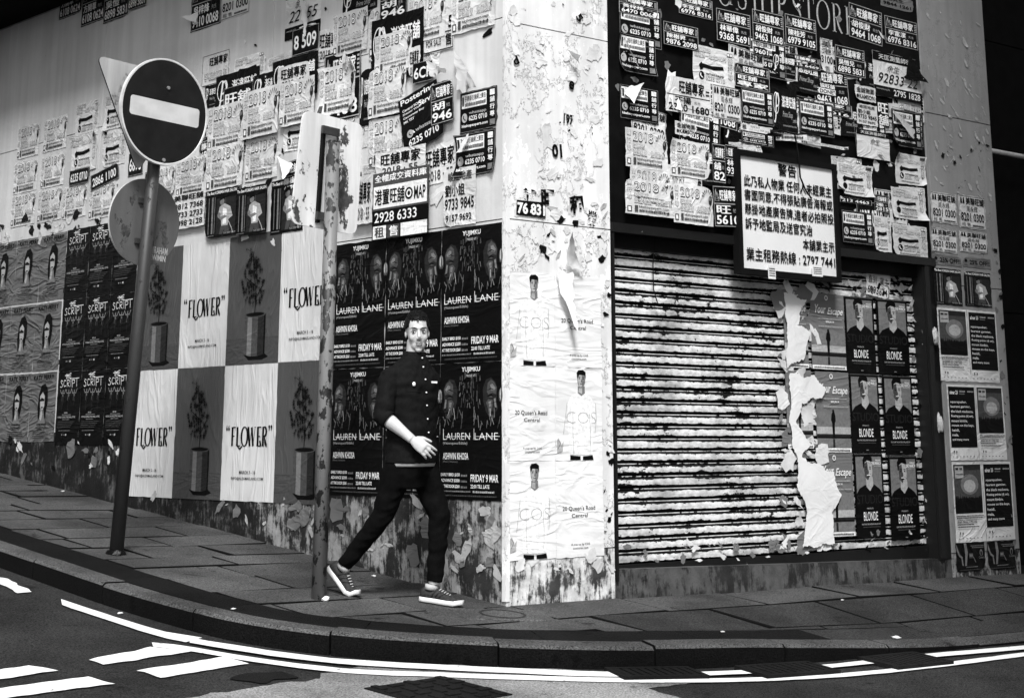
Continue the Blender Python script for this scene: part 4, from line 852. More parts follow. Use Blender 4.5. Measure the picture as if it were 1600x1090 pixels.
def k_salon(a):
    c = Cv(); t = Cv()
    for x, w in ((.10, .02), (.20, .05), (.29, .015)): c.rect(x, .08, x + w, .84, 3)
    c.rect(.35, .05, .95, .80, 1); c.rect(.62, .08, .64, .8, 2)
    c.poly([(.45, .62), (.60, .68), (.78, .60), (.86, .40), (.74, .34), (.72, .22), (.52, .22), (.50, .38), (.40, .42)], 4); c.poly([(.55, .60), (.68, .55), (.66, .25), (.56, .25)], 5)
    c.ell(.52, .73, .07, .08, 3); c.poly([(.44, .74), (.47, .84), (.58, .85), (.61, .76), (.55, .78)], 0)
    c.poly([(.5, .22), (.74, .22), (.78, .06), (.66, .06), (.62, .16), (.56, .05), (.46, .05)], 2); c.ell(.44, .45, .05, .06, 3); c.poly([(.42, .4), (.62, .44), (.7, .40), (.5, .34)], 3)
    c.line([(.74, .3), (.84, .15), (.88, .05)], .02, 4)
    t.text('The Best KOREAN HAIR SALON', .03, .90, .97, .965, 5, .03); t.text('Tel: 2537 6814', .6, .045, .96, .08, 4); t.micro(.05, .03, .3, .05, 3, 3)
    return 'black', {'picture': c, 'lettering': t}
def k_katy(a):
    c = Cv(); t = Cv()
    c.poly([(.36, .30), (.32, .50), (.36, .70), (.44, .82), (.58, .84), (.68, .76), (.70, .58), (.66, .46), (.60, .30)], 0)
    c.poly([(.40, .66), (.50, .72), (.58, .66), (.58, .52), (.50, .43), (.42, .50)], 4); c.rect(.41, .585, .57, .615, 1); c.poly([(.40, .61), (.47, .64), (.57, .61), (.57, .60), (.47, .60)], 0); c.ell(.49, .495, .045, .012, 1, 8)
    c.poly([(.42, .48), (.55, .46), (.60, .34), (.66, .26), (.34, .26), (.42, .36)], 3); c.poly([(.47, .47), (.52, .40), (.48, .30), (.42, .34)], 4)
    t.text('KATY PERRY', .12, .90, .90, .97, 0, .03); t.text('WITNESS: THE TOUR', .18, .86, .82, .888, 1)
    t.text('HONG KONG', .32, .235, .68, .265, 0, .03); t.micro(.28, .20, .72, .215, 1, 1); t.text('MARCH 30', .35, .165, .65, .185, 1, .02)
    for i in range(4): t.micro(.2, .135 - i * .028, .8, .147 - i * .028, 1, i + 4)
    return 'grey', {'portrait': c, 'lettering': t}
def k_script(a):
    c = Cv(); t = Cv()
    for p in ([(.30, .945), (.48, .955)], [(.36, .97), (.37, .90)], [(.40, .97), (.40, .90)], [(.40, .935), (.46, .94)], [(.46, .97), (.46, .90)], [(.50, .97), (.50, .91), (.57, .915)], [(.50, .97), (.57, .975)], [(.50, .94), (.56, .945)],
              [(.22, .87), (.16, .885), (.14, .86), (.20, .83), (.22, .80), (.16, .785), (.12, .80)], [(.36, .875), (.29, .885), (.26, .83), (.30, .795), (.37, .81)], [(.42, .79), (.41, .885), (.50, .88), (.50, .845), (.42, .84), (.52, .79)], [(.57, .885), (.58, .79)], [(.64, .78), (.63, .885), (.73, .88), (.73, .84), (.64, .835)], [(.82, .895), (.83, .79)], [(.52, .90), (.92, .905)]): t.line(p, .009, 5, .7)
    for x in (.25, .50, .74):
        c.line([(x - .12, .755), (x - .07, .70), (x, .715), (x + .06, .70), (x + .12, .765)], .007, 4, .7); c.ell(x, .735, .022, .018, 3, 8); c.line([(x, .72), (x, .655)], .014, 3, .7); c.line([(x - .03, .655), (x - .03, .60)], .006, 3, .7); c.line([(x + .03, .655), (x + .025, .585)], .006, 2, .7)
        for k in range(3): c.rect(x - .035, .69 - k * .012, x + .035, .695 - k * .012, 3)
        c.line([(x - .01, .58), (x - .01, .47)], .003, 2, .7)
    t.text('2018', .36, .425, .50, .445, 4, .02); t.micro(.28, .40, .66, .415, 3, 2); t.text('HONG KONG STAR HALL KITEC', .1, .365, .86, .39, 4, .02); t.micro(.3, .34, .6, .352, 3, 3)
    for i in range(4): t.micro(.12, .31 - i * .025, .84 - .05 * i, .32 - i * .025, 2, i + 20)
    t.micro(.2, .19, .7, .2, 3, 8); t.rect(.35, .13, .38, .145, 4); t.rect(.42, .13, .45, .145, 3); t.rect(.50, .125, .56, .15, 4); t.rect(.03, .10, .10, .17, 1)
    return 'black', {'picture': c, 'lettering': t}
def k_plant(a):
    c = Cv(); p = Cv(); c.rect(0, .0, 1, .2, 2)
    n = 14; tones = [2, 2, 3, 3, 3, 2, 2, 2, 2, 1, 1, 1, 1, 0]
    for i in range(n):
        x0 = .35 + .40 * i / n; x1 = .35 + .40 * (i + 1) / n; f = lambda x: -.018 * math.sin(math.pi * (x - .35) / .40); c.poly([(x0, .075 + f(x0)), (x1, .075 + f(x1)), (x1, .375), (x0, .375)], tones[i])
    c.poly([(.35, .075), (.45, .06), (.62, .058), (.75, .075), (.82, .05), (.7, .03), (.45, .03)], 0)
    c.ell(.55, .375, .20, .022, 2); c.ell(.55, .375, .175, .015, 0)
    r = random.Random(7); p.line([(.54, .375), (.55, .55), (.50, .70), (.47, .85)], .010, 0, .7); p.line([(.55, .50), (.68, .60)], .006, 0, .7); p.line([(.53, .60), (.36, .66)], .006, 0, .7); p.line([(.50, .70), (.62, .76)], .005, 0, .7)
    def leaf(x, y, s_, q):
        pts = []
        for i in range(14):
            an = q + math.pi * 2 * i / 14; rr = s_ * (1.0 if i % 2 == 0 else .22) * (1 if abs(i - 7) < 6 else .8); pts.append((x + rr * math.cos(an) / .72, y + rr * math.sin(an)))
        p.poly(pts, r.choice([0, 0, 0, 1]))
    for k in range(120):
        h = r.random(); y = .46 + h * .36; sp = .21 * (1 - abs(h - .4) * 1.1) + .03; leaf(.53 - .05 * h + r.uniform(-sp, sp), y, r.uniform(.018, .036), r.uniform(0, 6))
    for k in range(7): leaf(.47 + r.uniform(-.06, .06), .82 + r.random() * .08, r.uniform(.016, .028), r.uniform(0, 6))
    leaf(.36, .885, .02, 2); p.line([(.46, .86), (.38, .885)], .004, 0, .7)
    return 'mid', {'pot': c, 'plant': p}
def k_flower(a):
    t = Cv(); t.serif('FLOWER', .17, .40, .86, .54, 0, {'W': 1.1, 'F': .66, 'L': .66, 'E': .68, 'O': .92, 'R': .74})
    for x in (.085, .125): t.ell(x, .525, .016, .013, 0, 8); t.poly([(x - .016, .527), (x - .004, .552), (x + .008, .552), (x - .002, .53)], 0)
    for x in (.885, .925): t.ell(x, .54, .016, .013, 0, 8); t.poly([(x + .016, .538), (x + .004, .512), (x - .008, .512), (x + .002, .535)], 0)
    t.line([(.30, .40), (.345, .378), (.39, .40)], .012, 0, .7); t.line([(.72, .44), (.74, .40)], .02, 0, .7)
    t.text('MARCH 3 - 16', .35, .197, .65, .222, 0, .01); t.text('INFO@ALEXMAELAND.COM', .20, .150, .80, .176, 0, .008)
    return 'cream', {'lettering': t}
def k_lauren(a):
    c = Cv(); t = Cv(); r = random.Random(5)
    for sx, s_ in ((0, 1), (1, -1)):
        X = lambda x: sx + s_ * x * 1.32
        c.poly([(X(.0), .56), (X(.0), .87), (X(.12), .90), (X(.3), .88), (X(.36), .78), (X(.36), .62), (X(.30), .52)], 0)
        c.ell(X(.005), .755, .030, .050, 2); c.poly([(X(.0), .715), (X(.016), .74), (X(.014), .79), (X(.0), .81)], 4)
        Y = lambda y: .735 + (y - .745) * 1.3
        def P_(pts, ink): c.poly([(X(x), Y(y)) for x, y in pts], ink)
        P_([(.045, .80), (.07, .835), (.12, .86), (.18, .85), (.22, .80), (.215, .73), (.18, .67), (.13, .635), (.085, .63), (.07, .645), (.065, .665), (.05, .675), (.035, .69), (.055, .725), (.048, .76)], 1)
        P_([(.05, .80), (.075, .83), (.12, .85), (.16, .83), (.17, .78), (.15, .765), (.10, .775), (.06, .765)], 2); P_([(.065, .80), (.10, .825), (.13, .82), (.12, .79), (.08, .785)], 3)
        P_([(.065, .745), (.085, .74), (.075, .695), (.05, .69), (.06, .72)], 3); P_([(.10, .735), (.15, .74), (.18, .72), (.15, .68), (.11, .67), (.10, .70)], 2); P_([(.12, .728), (.15, .725), (.14, .695), (.115, .70)], 3); P_([(.08, .648), (.12, .652), (.13, .64), (.09, .632)], 2)
        P_([(.085, .757), (.12, .768), (.165, .757), (.13, .744)], 0); P_([(.09, .752), (.12, .757), (.155, .751), (.12, .747)], 2); P_([(.07, .787), (.12, .802), (.18, .785), (.12, .795)], 0); P_([(.06, .668), (.11, .672), (.10, .657)], 0); P_([(.05, .688), (.075, .692), (.07, .68)], 0)
        for k in range(16):
            x = r.uniform(.02, .34); y = r.uniform(.50, .62); c.line([(X(x), y), (X(x + r.uniform(-.03, .03)), y + r.uniform(.03, .09))], r.uniform(.003, .007), r.choice([2, 3, 3, 4]), .7)
        for k in range(14):
            x = r.uniform(.24, .42); y = r.uniform(.66, .88); c.line([(X(x), y), (X(x + .01), y + r.uniform(.02, .07))], r.uniform(.003, .008), r.choice([2, 2, 3]), .7)
    for k in range(30): x = .5 + r.uniform(-.17, .17); y = r.uniform(.70, .90); c.rect(x, y, x + r.uniform(.005, .02), y + r.uniform(.01, .05), r.choice([1, 2, 2]))
    t.text('YUJIMKU', .36, .925, .66, .97, 5, .015); t.text('PRESENTS', .43, .895, .61, .913, 4, .02)
    t.text('LAUREN', .06, .435, .50, .485, 5, -.012); t.rect(.06, .435, .066, .515, 5); t.text('LANE', .58, .435, .95, .485, 5, -.012); t.rect(.565, .435, .571, .515, 5); t.rect(.10, .457, .52, .460, 5); t.rect(.60, .457, .98, .460, 5)
    t.text('(Visionquest/Edible)', .06, .395, .46, .42, 4); t.text('ASHWIN KHOSA', .06, .29, .48, .34, 5, .015); t.text('(Mean | Irmatum)', .06, .265, .30, .282, 3)
    for i, s_ in enumerate(('EARLY BIRD $150', 'ADVANCE $200', 'AT THE DOOR $260')): t.text(s_, .03, .165 - i * .042, .34, .192 - i * .042, 5, .02); t.micro(.36, .167 - i * .042, .46, .183 - i * .042, 3, i)
    t.text('FRIDAY 9 MAR', .52, .13, .96, .185, 5, .015); t.text('22:00 TILL LATE', .52, .085, .82, .112, 5, .02)
    t.micro(.03, .055, .52, .066, 3, 5); t.micro(.56, .053, .9, .068, 4, 6); t.micro(.08, .025, .94, .035, 2, 7)
    return 'black', {'picture': c, 'lettering': t}
def k_cosphoto(a):
    c = Cv(); t = Cv(); c.poly([(.30, .06), (.26, .3), (.24, .6), (.34, .70), (.46, .735), (.60, .735), (.74, .69), (.85, .60), (.80, .3), (.78, .06)], 5)
    for pts in ([(.24, .62), (.20, .45), (.16, .28)], [(.85, .62), (.87, .45), (.84, .30)], [(.36, .52), (.36, .30), (.38, .07)], [(.72, .50), (.74, .3), (.73, .1)]): c.line(pts, .007, 4, .7)
    c.poly([(.47, .73), (.47, .80), (.62, .80), (.62, .725), (.545, .70)], 3); c.poly([(.48, .735), (.50, .78), (.56, .78), (.56, .715)], 4)
    c.ell(.545, .872, .085, .085, 3); c.poly([(.50, .80), (.47, .86), (.48, .92), (.55, .93), (.56, .80), (.53, .79)], 4); c.poly([(.46, .88), (.445, .945), (.48, .975), (.58, .98), (.64, .955), (.64, .88), (.615, .92), (.50, .925)], 0)
    for x in (.505, .585): c.ell(x, .885, .018, .007, 0, 8); c.rect(x - .025, .900, x + .025, .906, 0)
    c.poly([(.535, .845), (.56, .845), (.55, .885)], 2); c.rect(.515, .822, .575, .828, 1)
    c.line([(.46, .735), (.545, .70), (.63, .735)], .006, 3, .7); c.poly([(.30, .005), (.30, .055), (.52, .045), (.52, .005)], 0); c.poly([(.57, .005), (.57, .045), (.78, .055), (.80, .005)], 0)
    c.poly([(.02, .08), (.02, .22), (.06, .24), (.10, .16), (.16, .20), (.14, .1)], 4); c.line([(.04, .12), (.10, .18), (.05, .22)], .01, 3, .7)
    t.text('COS', .22, .40, .86, .52, 4, -.028)
    return 'white', {'portrait': c, 'lettering': t}
def k_costext(a):
    t = Cv(); t.text("20 Queen's Road", .13, .475, .82, .53, 0, .005); t.text('Central', .32, .41, .66, .45, 0, .005); t.text('A pop-up by COS', .30, .115, .70, .143, 0, .006); t.text('cosstores.com', .34, .082, .66, .102, 1, .004)
    return 'white', {'lettering': t}
def k_crowd(a):
    c = Cv(); t = Cv(); c.rect(.04, .36, .95, .97, 1); c.rect(.04, .55, .95, .9, 2); c.ell(.55, .72, .3, .13, 3); c.ell(.55, .70, .2, .08, 4); c.rect(.04, .36, .95, .52, 0)
    r = random.Random(2)
    for k in range(16): x = .08 + k * .055; c.ell(x, .52 + r.uniform(-.01, .03), .025, .035, 0, 8)
    c.poly([(.2, .5), (.22, .62), (.24, .5)], 0); c.poly([(.7, .5), (.73, .60), (.75, .5)], 0)
    c.rect(.08, .80, .36, .95, 4); c.rect(.1, .9, .2, .93, 1); c.rect(.23, .9, .33, .93, 2); c.micro(.1, .84, .34, .86, 2, 1)
    t.micro(.05, .32, .95, .335, 1, 1); t.micro(.05, .295, .9, .31, 1, 2); t.text('LARGER THAN ANY OTHER STAGE', .05, .24, .7, .28, 0, .03); t.micro(.05, .215, .6, .23, 0, 3); t.micro(.05, .185, .75, .2, 1, 4); t.rect(.1, .10, .13, .13, 1); t.rect(.18, .10, .22, .125, 2)
    for k in range(7): t.rect(.06 + k * .12, .045, .06 + k * .12 + .04, .055, 2)
    return 'flyer', {'picture': c, 'lettering': t}
def k_squares(a):
    c = Cv(); t = Cv(); c.rect(.04, .17, .96, .97, 0)
    for i, s_ in enumerate(('squarepusher,', 'laurent garnier,', 'the black madonna,', 'floating points (dj set),', 'mount kimbie,', 'mouse on the keys,', 'heidi,', 'mala,', 'and many more')):
        t.text(s_, .09, .745 - i * .062, .09 + .78 * min(1, len(s_) / 18.), .785 - i * .062, 5, .01)
    t.text('sónar 23', .08, .87, .36, .92, 5, .03); t.micro(.42, .9, .62, .92, 4, 1); t.micro(.42, .87, .6, .885, 3, 2); t.micro(.7, .9, .92, .92, 4, 3)
    t.rect(.1, .10, .13, .13, 1); t.rect(.18, .10, .22, .125, 2)
    for k in range(7): t.rect(.06 + k * .12, .045, .06 + k * .12 + .04, .055, 2)
    return 'flyer', {'panel': c, 'lettering': t}
def k_dance(a):
    c = Cv(); t = Cv(); c.poly([(.02, .95), (.12, .6), (.22, .5), (.20, .45), (.1, .52), (.02, .75)], 3); c.poly([(.28, .98), (.36, .98), (.40, .65), (.34, .2), (.28, .2), (.31, .6)], 3); c.poly([(.2, .5), (.24, .2), (.19, .22), (.17, .48)], 3)
    c.rect(.44, .45, .58, .62, 2); c.rect(.46, .5, .56, .58, 3); c.line([(.58, .5), (.66, .3)], .02, 3); c.ell(.86, .62, .05, .12, 3); c.ell(.86, .60, .03, .09, 0)
    t.micro(.5, .86, .95, .89, 3, 1); t.micro(.55, .80, .95, .83, 3, 2); t.text('Camera', .76, .42, .96, .5, 3); t.micro(.3, .14, .7, .17, 3, 4); t.micro(.08, .05, .92, .075, 2, 5)
    return 'black', {'picture': c, 'lettering': t}
def k_off25(a):
    t = Cv(); t.text('25% OFF!!', .24, .28, .95, .72, 0, .03); t.ell(.11, .62, .06, .18, 0, 4); t.text('FEEL', .05, .14, .17, .28, 1); t.micro(.3, .82, .9, .87, 2, 1); t.micro(.4, .12, .75, .18, 2, 2); return 'photo', {'lettering': t}
def k_blonde(a):
    c = Cv(); t = Cv(); c.rect(.03, .985, .97, .998, 2); c.rect(.06, .30, .94, .965, 3); c.rect(.06, .30, .94, .50, 2)
    c.poly([(.06, .36), (.06, .52), (.16, .58), (.34, .62), (.66, .63), (.86, .57), (.94, .52), (.94, .30), (.06, .30)], 0)
    c.poly([(.40, .60), (.40, .72), (.62, .72), (.64, .62), (.52, .55)], 4); c.ell(.48, .80, .145, .125, 4); c.poly([(.34, .80), (.36, .72), (.46, .675), (.50, .70), (.46, .90), (.36, .88)], 2)
    c.poly([(.32, .82), (.30, .92), (.38, .985), (.52, .99), (.62, .95), (.64, .86), (.60, .90), (.46, .915), (.37, .89), (.35, .83)], 0)
    for x in (.42, .55): c.ell(x, .815, .025, .009, 0, 8); c.rect(x - .035, .833, x + .035, .842, 0)
    c.poly([(.47, .76), (.51, .76), (.49, .81)], 2); c.poly([(.41, .745), (.57, .75), (.52, .715), (.45, .715)], 0); c.rect(.43, .733, .55, .744, 5)
    t.text('STUDIO', .06, .40, .94, .505, 1, -.005); t.text('PRESENTS', .38, .335, .60, .352, 4); t.text('BLONDE', .26, .20, .74, .305, 5, .005)
    t.text('FRIDAY', .74, .905, .92, .925, 5, .02); t.text('2ND MARCH', .60, .86, .93, .90, 5, .03); t.micro(.68, .84, .92, .85, 4, 3)
    t.text('PLAY FOR THE LATEX IN PALACE OFF', .18, .15, .82, .168, 4, .02); t.micro(.22, .12, .8, .132, 2, 5); t.rect(.46, .03, .54, .042, 3)
    for (x0, y0, x1, y1) in ((.05, .295, .95, .301), (.05, .962, .95, .97), (.05, .30, .062, .965), (.938, .30, .95, .965)): c.rect(x0, y0, x1, y1, 0)
    return 'black', {'portrait': c, 'lettering': t}
def k_escape(a):
    c = Cv(); t = Cv(); c.grad(0, .22, 1, .50, [4, 3, 3]); c.rect(0, .055, 1, .17, 3); c.rect(0, .17, 1, .225, 1); c.rect(0, .18, 1, .195, 0)
    c.poly([(.46, .17), (.45, .36), (.42, .40), (.44, .47), (.47, .50), (.53, .50), (.55, .46), (.56, .39), (.53, .36), (.52, .17)], 0); c.ell(.495, .51, .03, .022, 0, 10); c.poly([(.46, .165), (.455, .06), (.52, .06), (.515, .165)], 1)
    c.rect(0, 0, 1, .052, 5); t.micro(.05, .015, .95, .035, 2, 4)
    t.ell(.46, .945, .05, .034, 5); t.ell(.46, .945, .03, .022, 3)
    t.text('Your', .12, .735, .44, .85, 5, .012, .35); t.text('Escape', .48, .70, .94, .82, 5, .012, .35); t.micro(.2, .66, .9, .672, 4, 1); t.text('BERLIN 14', .42, .615, .66, .64, 5, .02); t.micro(.2, .56, .92, .572, 4, 2)
    return 'photo', {'picture': c, 'lettering': t}
def k_number(a):
    t = Cv(); t.text('直到  業主', .08, .52, .92, .84, 1); t.text('69936341', .05, .10, .96, .40, 0, .01); return 'flyer', {'lettering': t}
def k_tin(a):
    s_, p = a; c = Cv(); t = Cv()
    if p: c.rect(0, 0, 1, .24, 0); c.rect(0, .80, 1, 1, 0); t.text('天匡測量師行', .12, .84, .8, .96, 5); t.text('www.tinhong.hk', .04, .14, .32, .19, 4); t.text(p, .40, .06, .96, .20, 5, .01); t.text(s_, .10, .32, .92, .54, 0, 0, .3); t.text('余生', .28, .58, .55, .74, 1, 0, .3)
    else: c.rect(0, .80, 1, 1, 0); t.text('天匡測量師行', .12, .84, .9, .95, 5); t.text('余生', .4, .5, .7, .72, 1, 0, .3)
    return 'flyer', {'band': c, 'lettering': t}
def k_postering(a):
    t = Cv(); t.text('Postering', .06, .84, .92, .97, 5, .02); t.text('Service', .5, .70, .98, .80, 5, .02)
    for i, s_ in enumerate(('Central SOHO', 'Sheung Wan', 'Causeway Bay', 'MK TST')): t.text(s_, .08, .745 - i * .07, .08 + .045 * len(s_), .79 - i * .07, 5, .02)
    t.ell(.2, .32, .08, .07, 4); t.line([(.18, .35), (.17, .32), (.21, .29), (.23, .29)], .02, 0); t.text('whatsapp', .34, .28, .86, .37, 4, .02); t.text('6235 0710', .14, .10, .90, .22, 5, .03); return 'flyblack', {'lettering': t}
def k_mapp(a):
    c = Cv(); t = Cv(); c.rect(0, .76, 1, 1, 2); c.rect(.0, .44, 1, .84, 2); c.rect(.02, .47, .97, .80, 5); c.rect(.0, .22, 1, .44, 0); c.rect(.02, .02, .26, .21, 5); c.rect(.28, .02, .5, .21, 2); c.rect(.52, .02, .98, .21, 5)
    t.text('全幢成交資料庫', .04, .86, .96, .97, 5, .01); t.text('港置旺舖', .05, .52, .58, .75, 0, .02); t.ell(.66, .63, .07, .09, 0); t.ell(.66, .63, .045, .06, 5); t.ell(.66, .63, .025, .035, 0); t.text('MAP', .75, .53, .95, .72, 0, .03)
    t.text('2928 6333', .05, .26, .80, .41, 5, .01); t.text('租', .06, .04, .22, .19, 2, .01); t.text('售', .32, .04, .47, .19, 5, .01); return 'flyblack', {'panel': c, 'lettering': t}
def k_lau(a):
    t = Cv(); t.text('峻陸地產', .15, .78, .88, .94, 2, .02); t.text('劉小姐', .06, .52, .66, .72, 0, .02); t.text('9733 9845', .05, .28, .95, .48, 0, .03); t.text('9157 9692', .08, .08, .88, .20, 0, .02); return 'flyer', {'lettering': t}
def k_phones(a):
    t = Cv(); t.text('美聯旺舖', .05, .80, .95, .97, 0, .03)
    for i, s_ in enumerate(('9812 7368', '6733 2733', '9098 2128')): t.text(s_, .08, .56 - i * .24, .95, .72 - i * .24, 0, .02)
    return 'flyer', {'lettering': t}
def k_phones2(a):
    t = Cv(); t.text('劉先生', .2, .6, .7, .85, 0, .02); t.text('9844 1261', .08, .2, .92, .46, 0, .03); return 'photo', {'lettering': t}
def k_forsale(a):
    t = Cv(); c = Cv(); c.rect(.02, .02, .98, .05, 1); c.rect(.02, .02, .04, .98, 1); c.rect(.96, .02, .98, .98, 1); c.rect(.02, .5, .98, .53, 1); t.text('FOR SALE', .12, .18, .60, .36, 0, .01); t.text('售', .74, .12, .93, .46, 0, .02); t.text('9 5', .6, .6, .95, .95, 0, .03); t.text('舖位', .1, .6, .5, .9, 1); return 'flyer', {'rule': c, 'lettering': t}
def k_rent(a):
    t = Cv(); t.text('租', .05, .2, .17, .85, 0, .03); t.text('PRIME SHOP', .3, .55, .58, .85, 2); t.text('FOR LEASE', .26, .15, .55, .42, 4); t.text('FOR SALE', .6, .2, .86, .45, 1); t.text('售', .89, .2, .98, .85, 0, .02); return 'flyer', {'lettering': t}
def k_done(a):
    t = Cv(); c = Cv(); c.rect(.03, .04, .97, .5, 5); t.text('DONE"', .08, .1, .92, .44, 0, .03); t.text('協旺舖', .1, .56, .92, .92, 5, .02); return 'flyblack', {'panel': c, 'lettering': t}
def k_kamson(a):
    t = Cv(); t.text('金誠物業', .08, .52, .92, .88, 1, .01); t.text('KAMSON', .2, .12, .92, .42, 1, .03); t.ell(.12, .27, .06, .13, 1); return 'photo' if a else 'flyer', {'lettering': t}
def k_bigchar(a):
    t = Cv(); t.text('旺', .08, .54, .92, .95, 5, .02); t.text('舖', .08, .06, .92, .48, 5, .02); return 'flyblack', {'lettering': t}
BIG = ('katy', 'script', 'plant', 'flower', 'lauren', 'cosphoto', 'costext', 'crowd', 'squares', 'blonde', 'escape')
CATN = {'y18': 'estate_flyer', 'arrow': 'estate_flyer', 'wa': 'estate_flyer', 'pshop': 'estate_flyer', 'agent': 'agent_flyer', 'agentw': 'agent_flyer', 'midland': 'agent_flyer', 'katy': 'singer_poster', 'script': 'band_poster', 'plant': 'plant_poster', 'flower': 'exhibition_poster', 'lauren': 'club_poster', 'cosphoto': 'fashion_poster', 'costext': 'address_poster', 'crowd': 'concert_poster', 'squares': 'lineup_poster', 'blonde': 'club_poster', 'escape': 'beach_poster', 'salon': 'salon_poster', 'dance': 'dance_poster', 'off25': 'discount_strip', 'number': 'note', 'tin': 'notice', 'postering': 'service_poster', 'mapp': 'map_poster', 'lau': 'notice', 'phones': 'notice', 'phones2': 'notice', 'forsale': 'notice', 'rent': 'lease_strip', 'done': 'sticker', 'kamson': 'name_slip', 'bigchar': 'shop_flyer'}
_kc = {}
def deform(seed, W, H, curl, lift):
    r = random.Random(seed); q = [(r.choice([0, 0, 1, .5]) if curl else 0) for _ in range(4)]; o = r.uniform(0, 50)
    def f(x, y):
        z = 0.0
        for k, (cx, cy) in enumerate(((0, 0), (1, 0), (1, 1), (0, 1))):
            d = max(0, 1 - math.hypot((x - cx) * W, (y - cy) * H) / (.11 if curl else .07)); z += lift * q[k] * d * d
        return z
    return f
def paper_mesh(name, W, H, fn, mat, seed, big):
    nx, ny = (10, 14) if big else (9, 8); r = random.Random(seed); v = []; f = []
    j = .0035 if big else .006
    bite = [(r.choice([0, 1]), r.choice([0, 1]), r.uniform(.02, .05)) for _ in range(1 if not big else 0)]
    for b in range(ny + 1):
        for a in range(nx + 1):
            x, y = a / nx, b / ny; X = x; Y = y
            if a in (0, nx): X += noise.noise((y * 9, seed, a)) * j / W * 1.6 + r.uniform(-j, j) / W * .5
            if b in (0, ny): Y += noise.noise((x * 9, seed, b + 5)) * j / H * 1.6 + r.uniform(-j, j) / H * .5
            for bx, by, s_ in bite:
                d = max(0, 1 - math.hypot((x - bx) * W, (y - by) * H) / .06)
                if a in (0, nx) or b in (0, ny): X += (1 - 2 * bx) * s_ * d / W * .5; Y += (1 - 2 * by) * s_ * d / H * .5
            v.append((X, Y, fn(x, y) - (.0012 * (.5 + noise.noise((x * W * 8 + seed, y * H * 9, seed))) if 0 < a < nx and 0 < b < ny else 0) + (.0035 * max(0, noise.noise((x * W * 16, y * H * 16, seed + 3))) if a in (0, nx) or b in (0, ny) else 0)))
    for b in range(ny):
        for a in range(nx): i = b * (nx + 1) + a; f.append((i, i + 1, i + nx + 2, i + nx + 1))
    return mesh(name, v, f, mat, None, True)
def poster(k, w, u, v, W, H, rot, lay, curl, args, label, i):
    var = i % 3; key = (k, args, var, curl, round(W, 1), round(H, 1)); nm = CATN[k]
    if key not in _kc:
        if (k, args) not in QT: QT[(k, args)] = globals()['k_' + k](args)
        pk, parts = QT[(k, args)]; fn = deform(i * 3 + 1, W, H, curl, .05); big = k in BIG
        pm = paper_mesh(nm, W, H, fn, MP[pk], i + 1, big); prs = []
        for pn, c in parts.items():
            if not c.f: continue
            used = sorted(set(c.m)); me = mesh(pn, [(x, y, z + (.0014 if pn in ('lettering', 'plant') and len(parts) > 1 else 0) + fn(min(1, max(0, x)), min(1, max(0, y)))) for x, y, z in c.v], c.f, [INK[q] for q in used], [used.index(q) for q in c.m]); prs.append((pn, me))
        _kc[key] = (pm, prs)
    pm, prs = _kc[key]
    m = wallmat(w, u, v, .004 + .0045 * lay) @ Matrix.Translation((W / 2, H / 2, 0)) @ Matrix.Rotation(math.radians(rot), 4, 'Z') @ Matrix.Translation((-W / 2, -H / 2, 0)) @ Matrix.Diagonal((W, H, 1, 1))
    o = link(nm, pm); o.matrix_world = m
    tag(o, label, 'poster' if k in BIG or 'poster' in nm else ('flyer' if 'flyer' in nm else 'notice'), {'L': 'posters and flyers on the panel wall', 'P': 'posters on the pillars', 'F': 'flyers on the dark fascia', 'S': 'posters over the shutter'}[w])
    for pn, me in prs: link(pn, me, o)
    return o
for i, (k, w, u, v, W, H, rot, lay, curl, args, label) in enumerate(POSTERS): poster(k, w, u, v, W, H, rot, lay, curl, args, label, i)
# ------------------------------------------------------------------ warning board
bd = empty('warning_board', (2.165, -.045, 2.125), 'large white warning board with black Chinese lettering in a black frame', 'sign board'); BW, BH = 1.15, .90
g = G(); g.box((.03, .0, .03), (BW - .03, .03, BH - .03)); pn_ = g.build('panel', MT['board'], bd)
g = G()
for a, b in (((0, -.018, 0), (BW, .045, .042)), ((0, -.018, BH - .042), (BW, .045, BH)), ((0, -.018, .0421), (.042, .045, BH - .0421)), ((BW - .042, -.018, .0421), (BW, .045, BH - .0421))): g.box(a, b)
g.build('frame', MT['dark'], bd)
c = Cv()
for s_, x0, y0, x1, y1 in (('警告', .41, .835, .59, .935), ('此乃私人物業 任何人未經業主', .075, .71, .945, .80), ('書面同意,不得張貼廣告海報或', .075, .595, .95, .685), ('懸掛地產廣告牌,違者必拍照投', .075, .48, .955, .57), ('訴予地監局及送官究治', .075, .365, .73, .455), ('本舖業主示', .63, .245, .95, .335), ('業主租務熱線 : 2797 7441', .075, .115, .95, .215)):
    c.text(s_, x0, y0, x1, y1, 0, .012)
me = mesh('lettering', [(x * BW, -.003 - z, y * BH) for x, y, z in c.v], c.f, [INK[0]], None); link('lettering', me, bd)
for x0, x1, z0, z1 in ((.30, .38, -.02, .08), (.80, .92, .03, .115)):
    g = G(); g.box((x0, -.022, z0), (x1, -.0195, z1)); tg = g.build('paper_tag', MT['flap'], bd)
    c = Cv(); 
    for q in range(4): c.micro(.1, .2 + q * .17, .9, .28 + q * .17, 1, q)
    link('lettering', mesh('lettering', [(x0 + x * (x1 - x0), -.0225 - z * .2, z0 + y * (z1 - z0)) for x, y, z in c.v], c.f, [INK[1]]), tg)
cb = empty('loose_cable', (2.83, -.05, 3.2), 'thin twisted cable hanging in front of the warning board', 'cable')
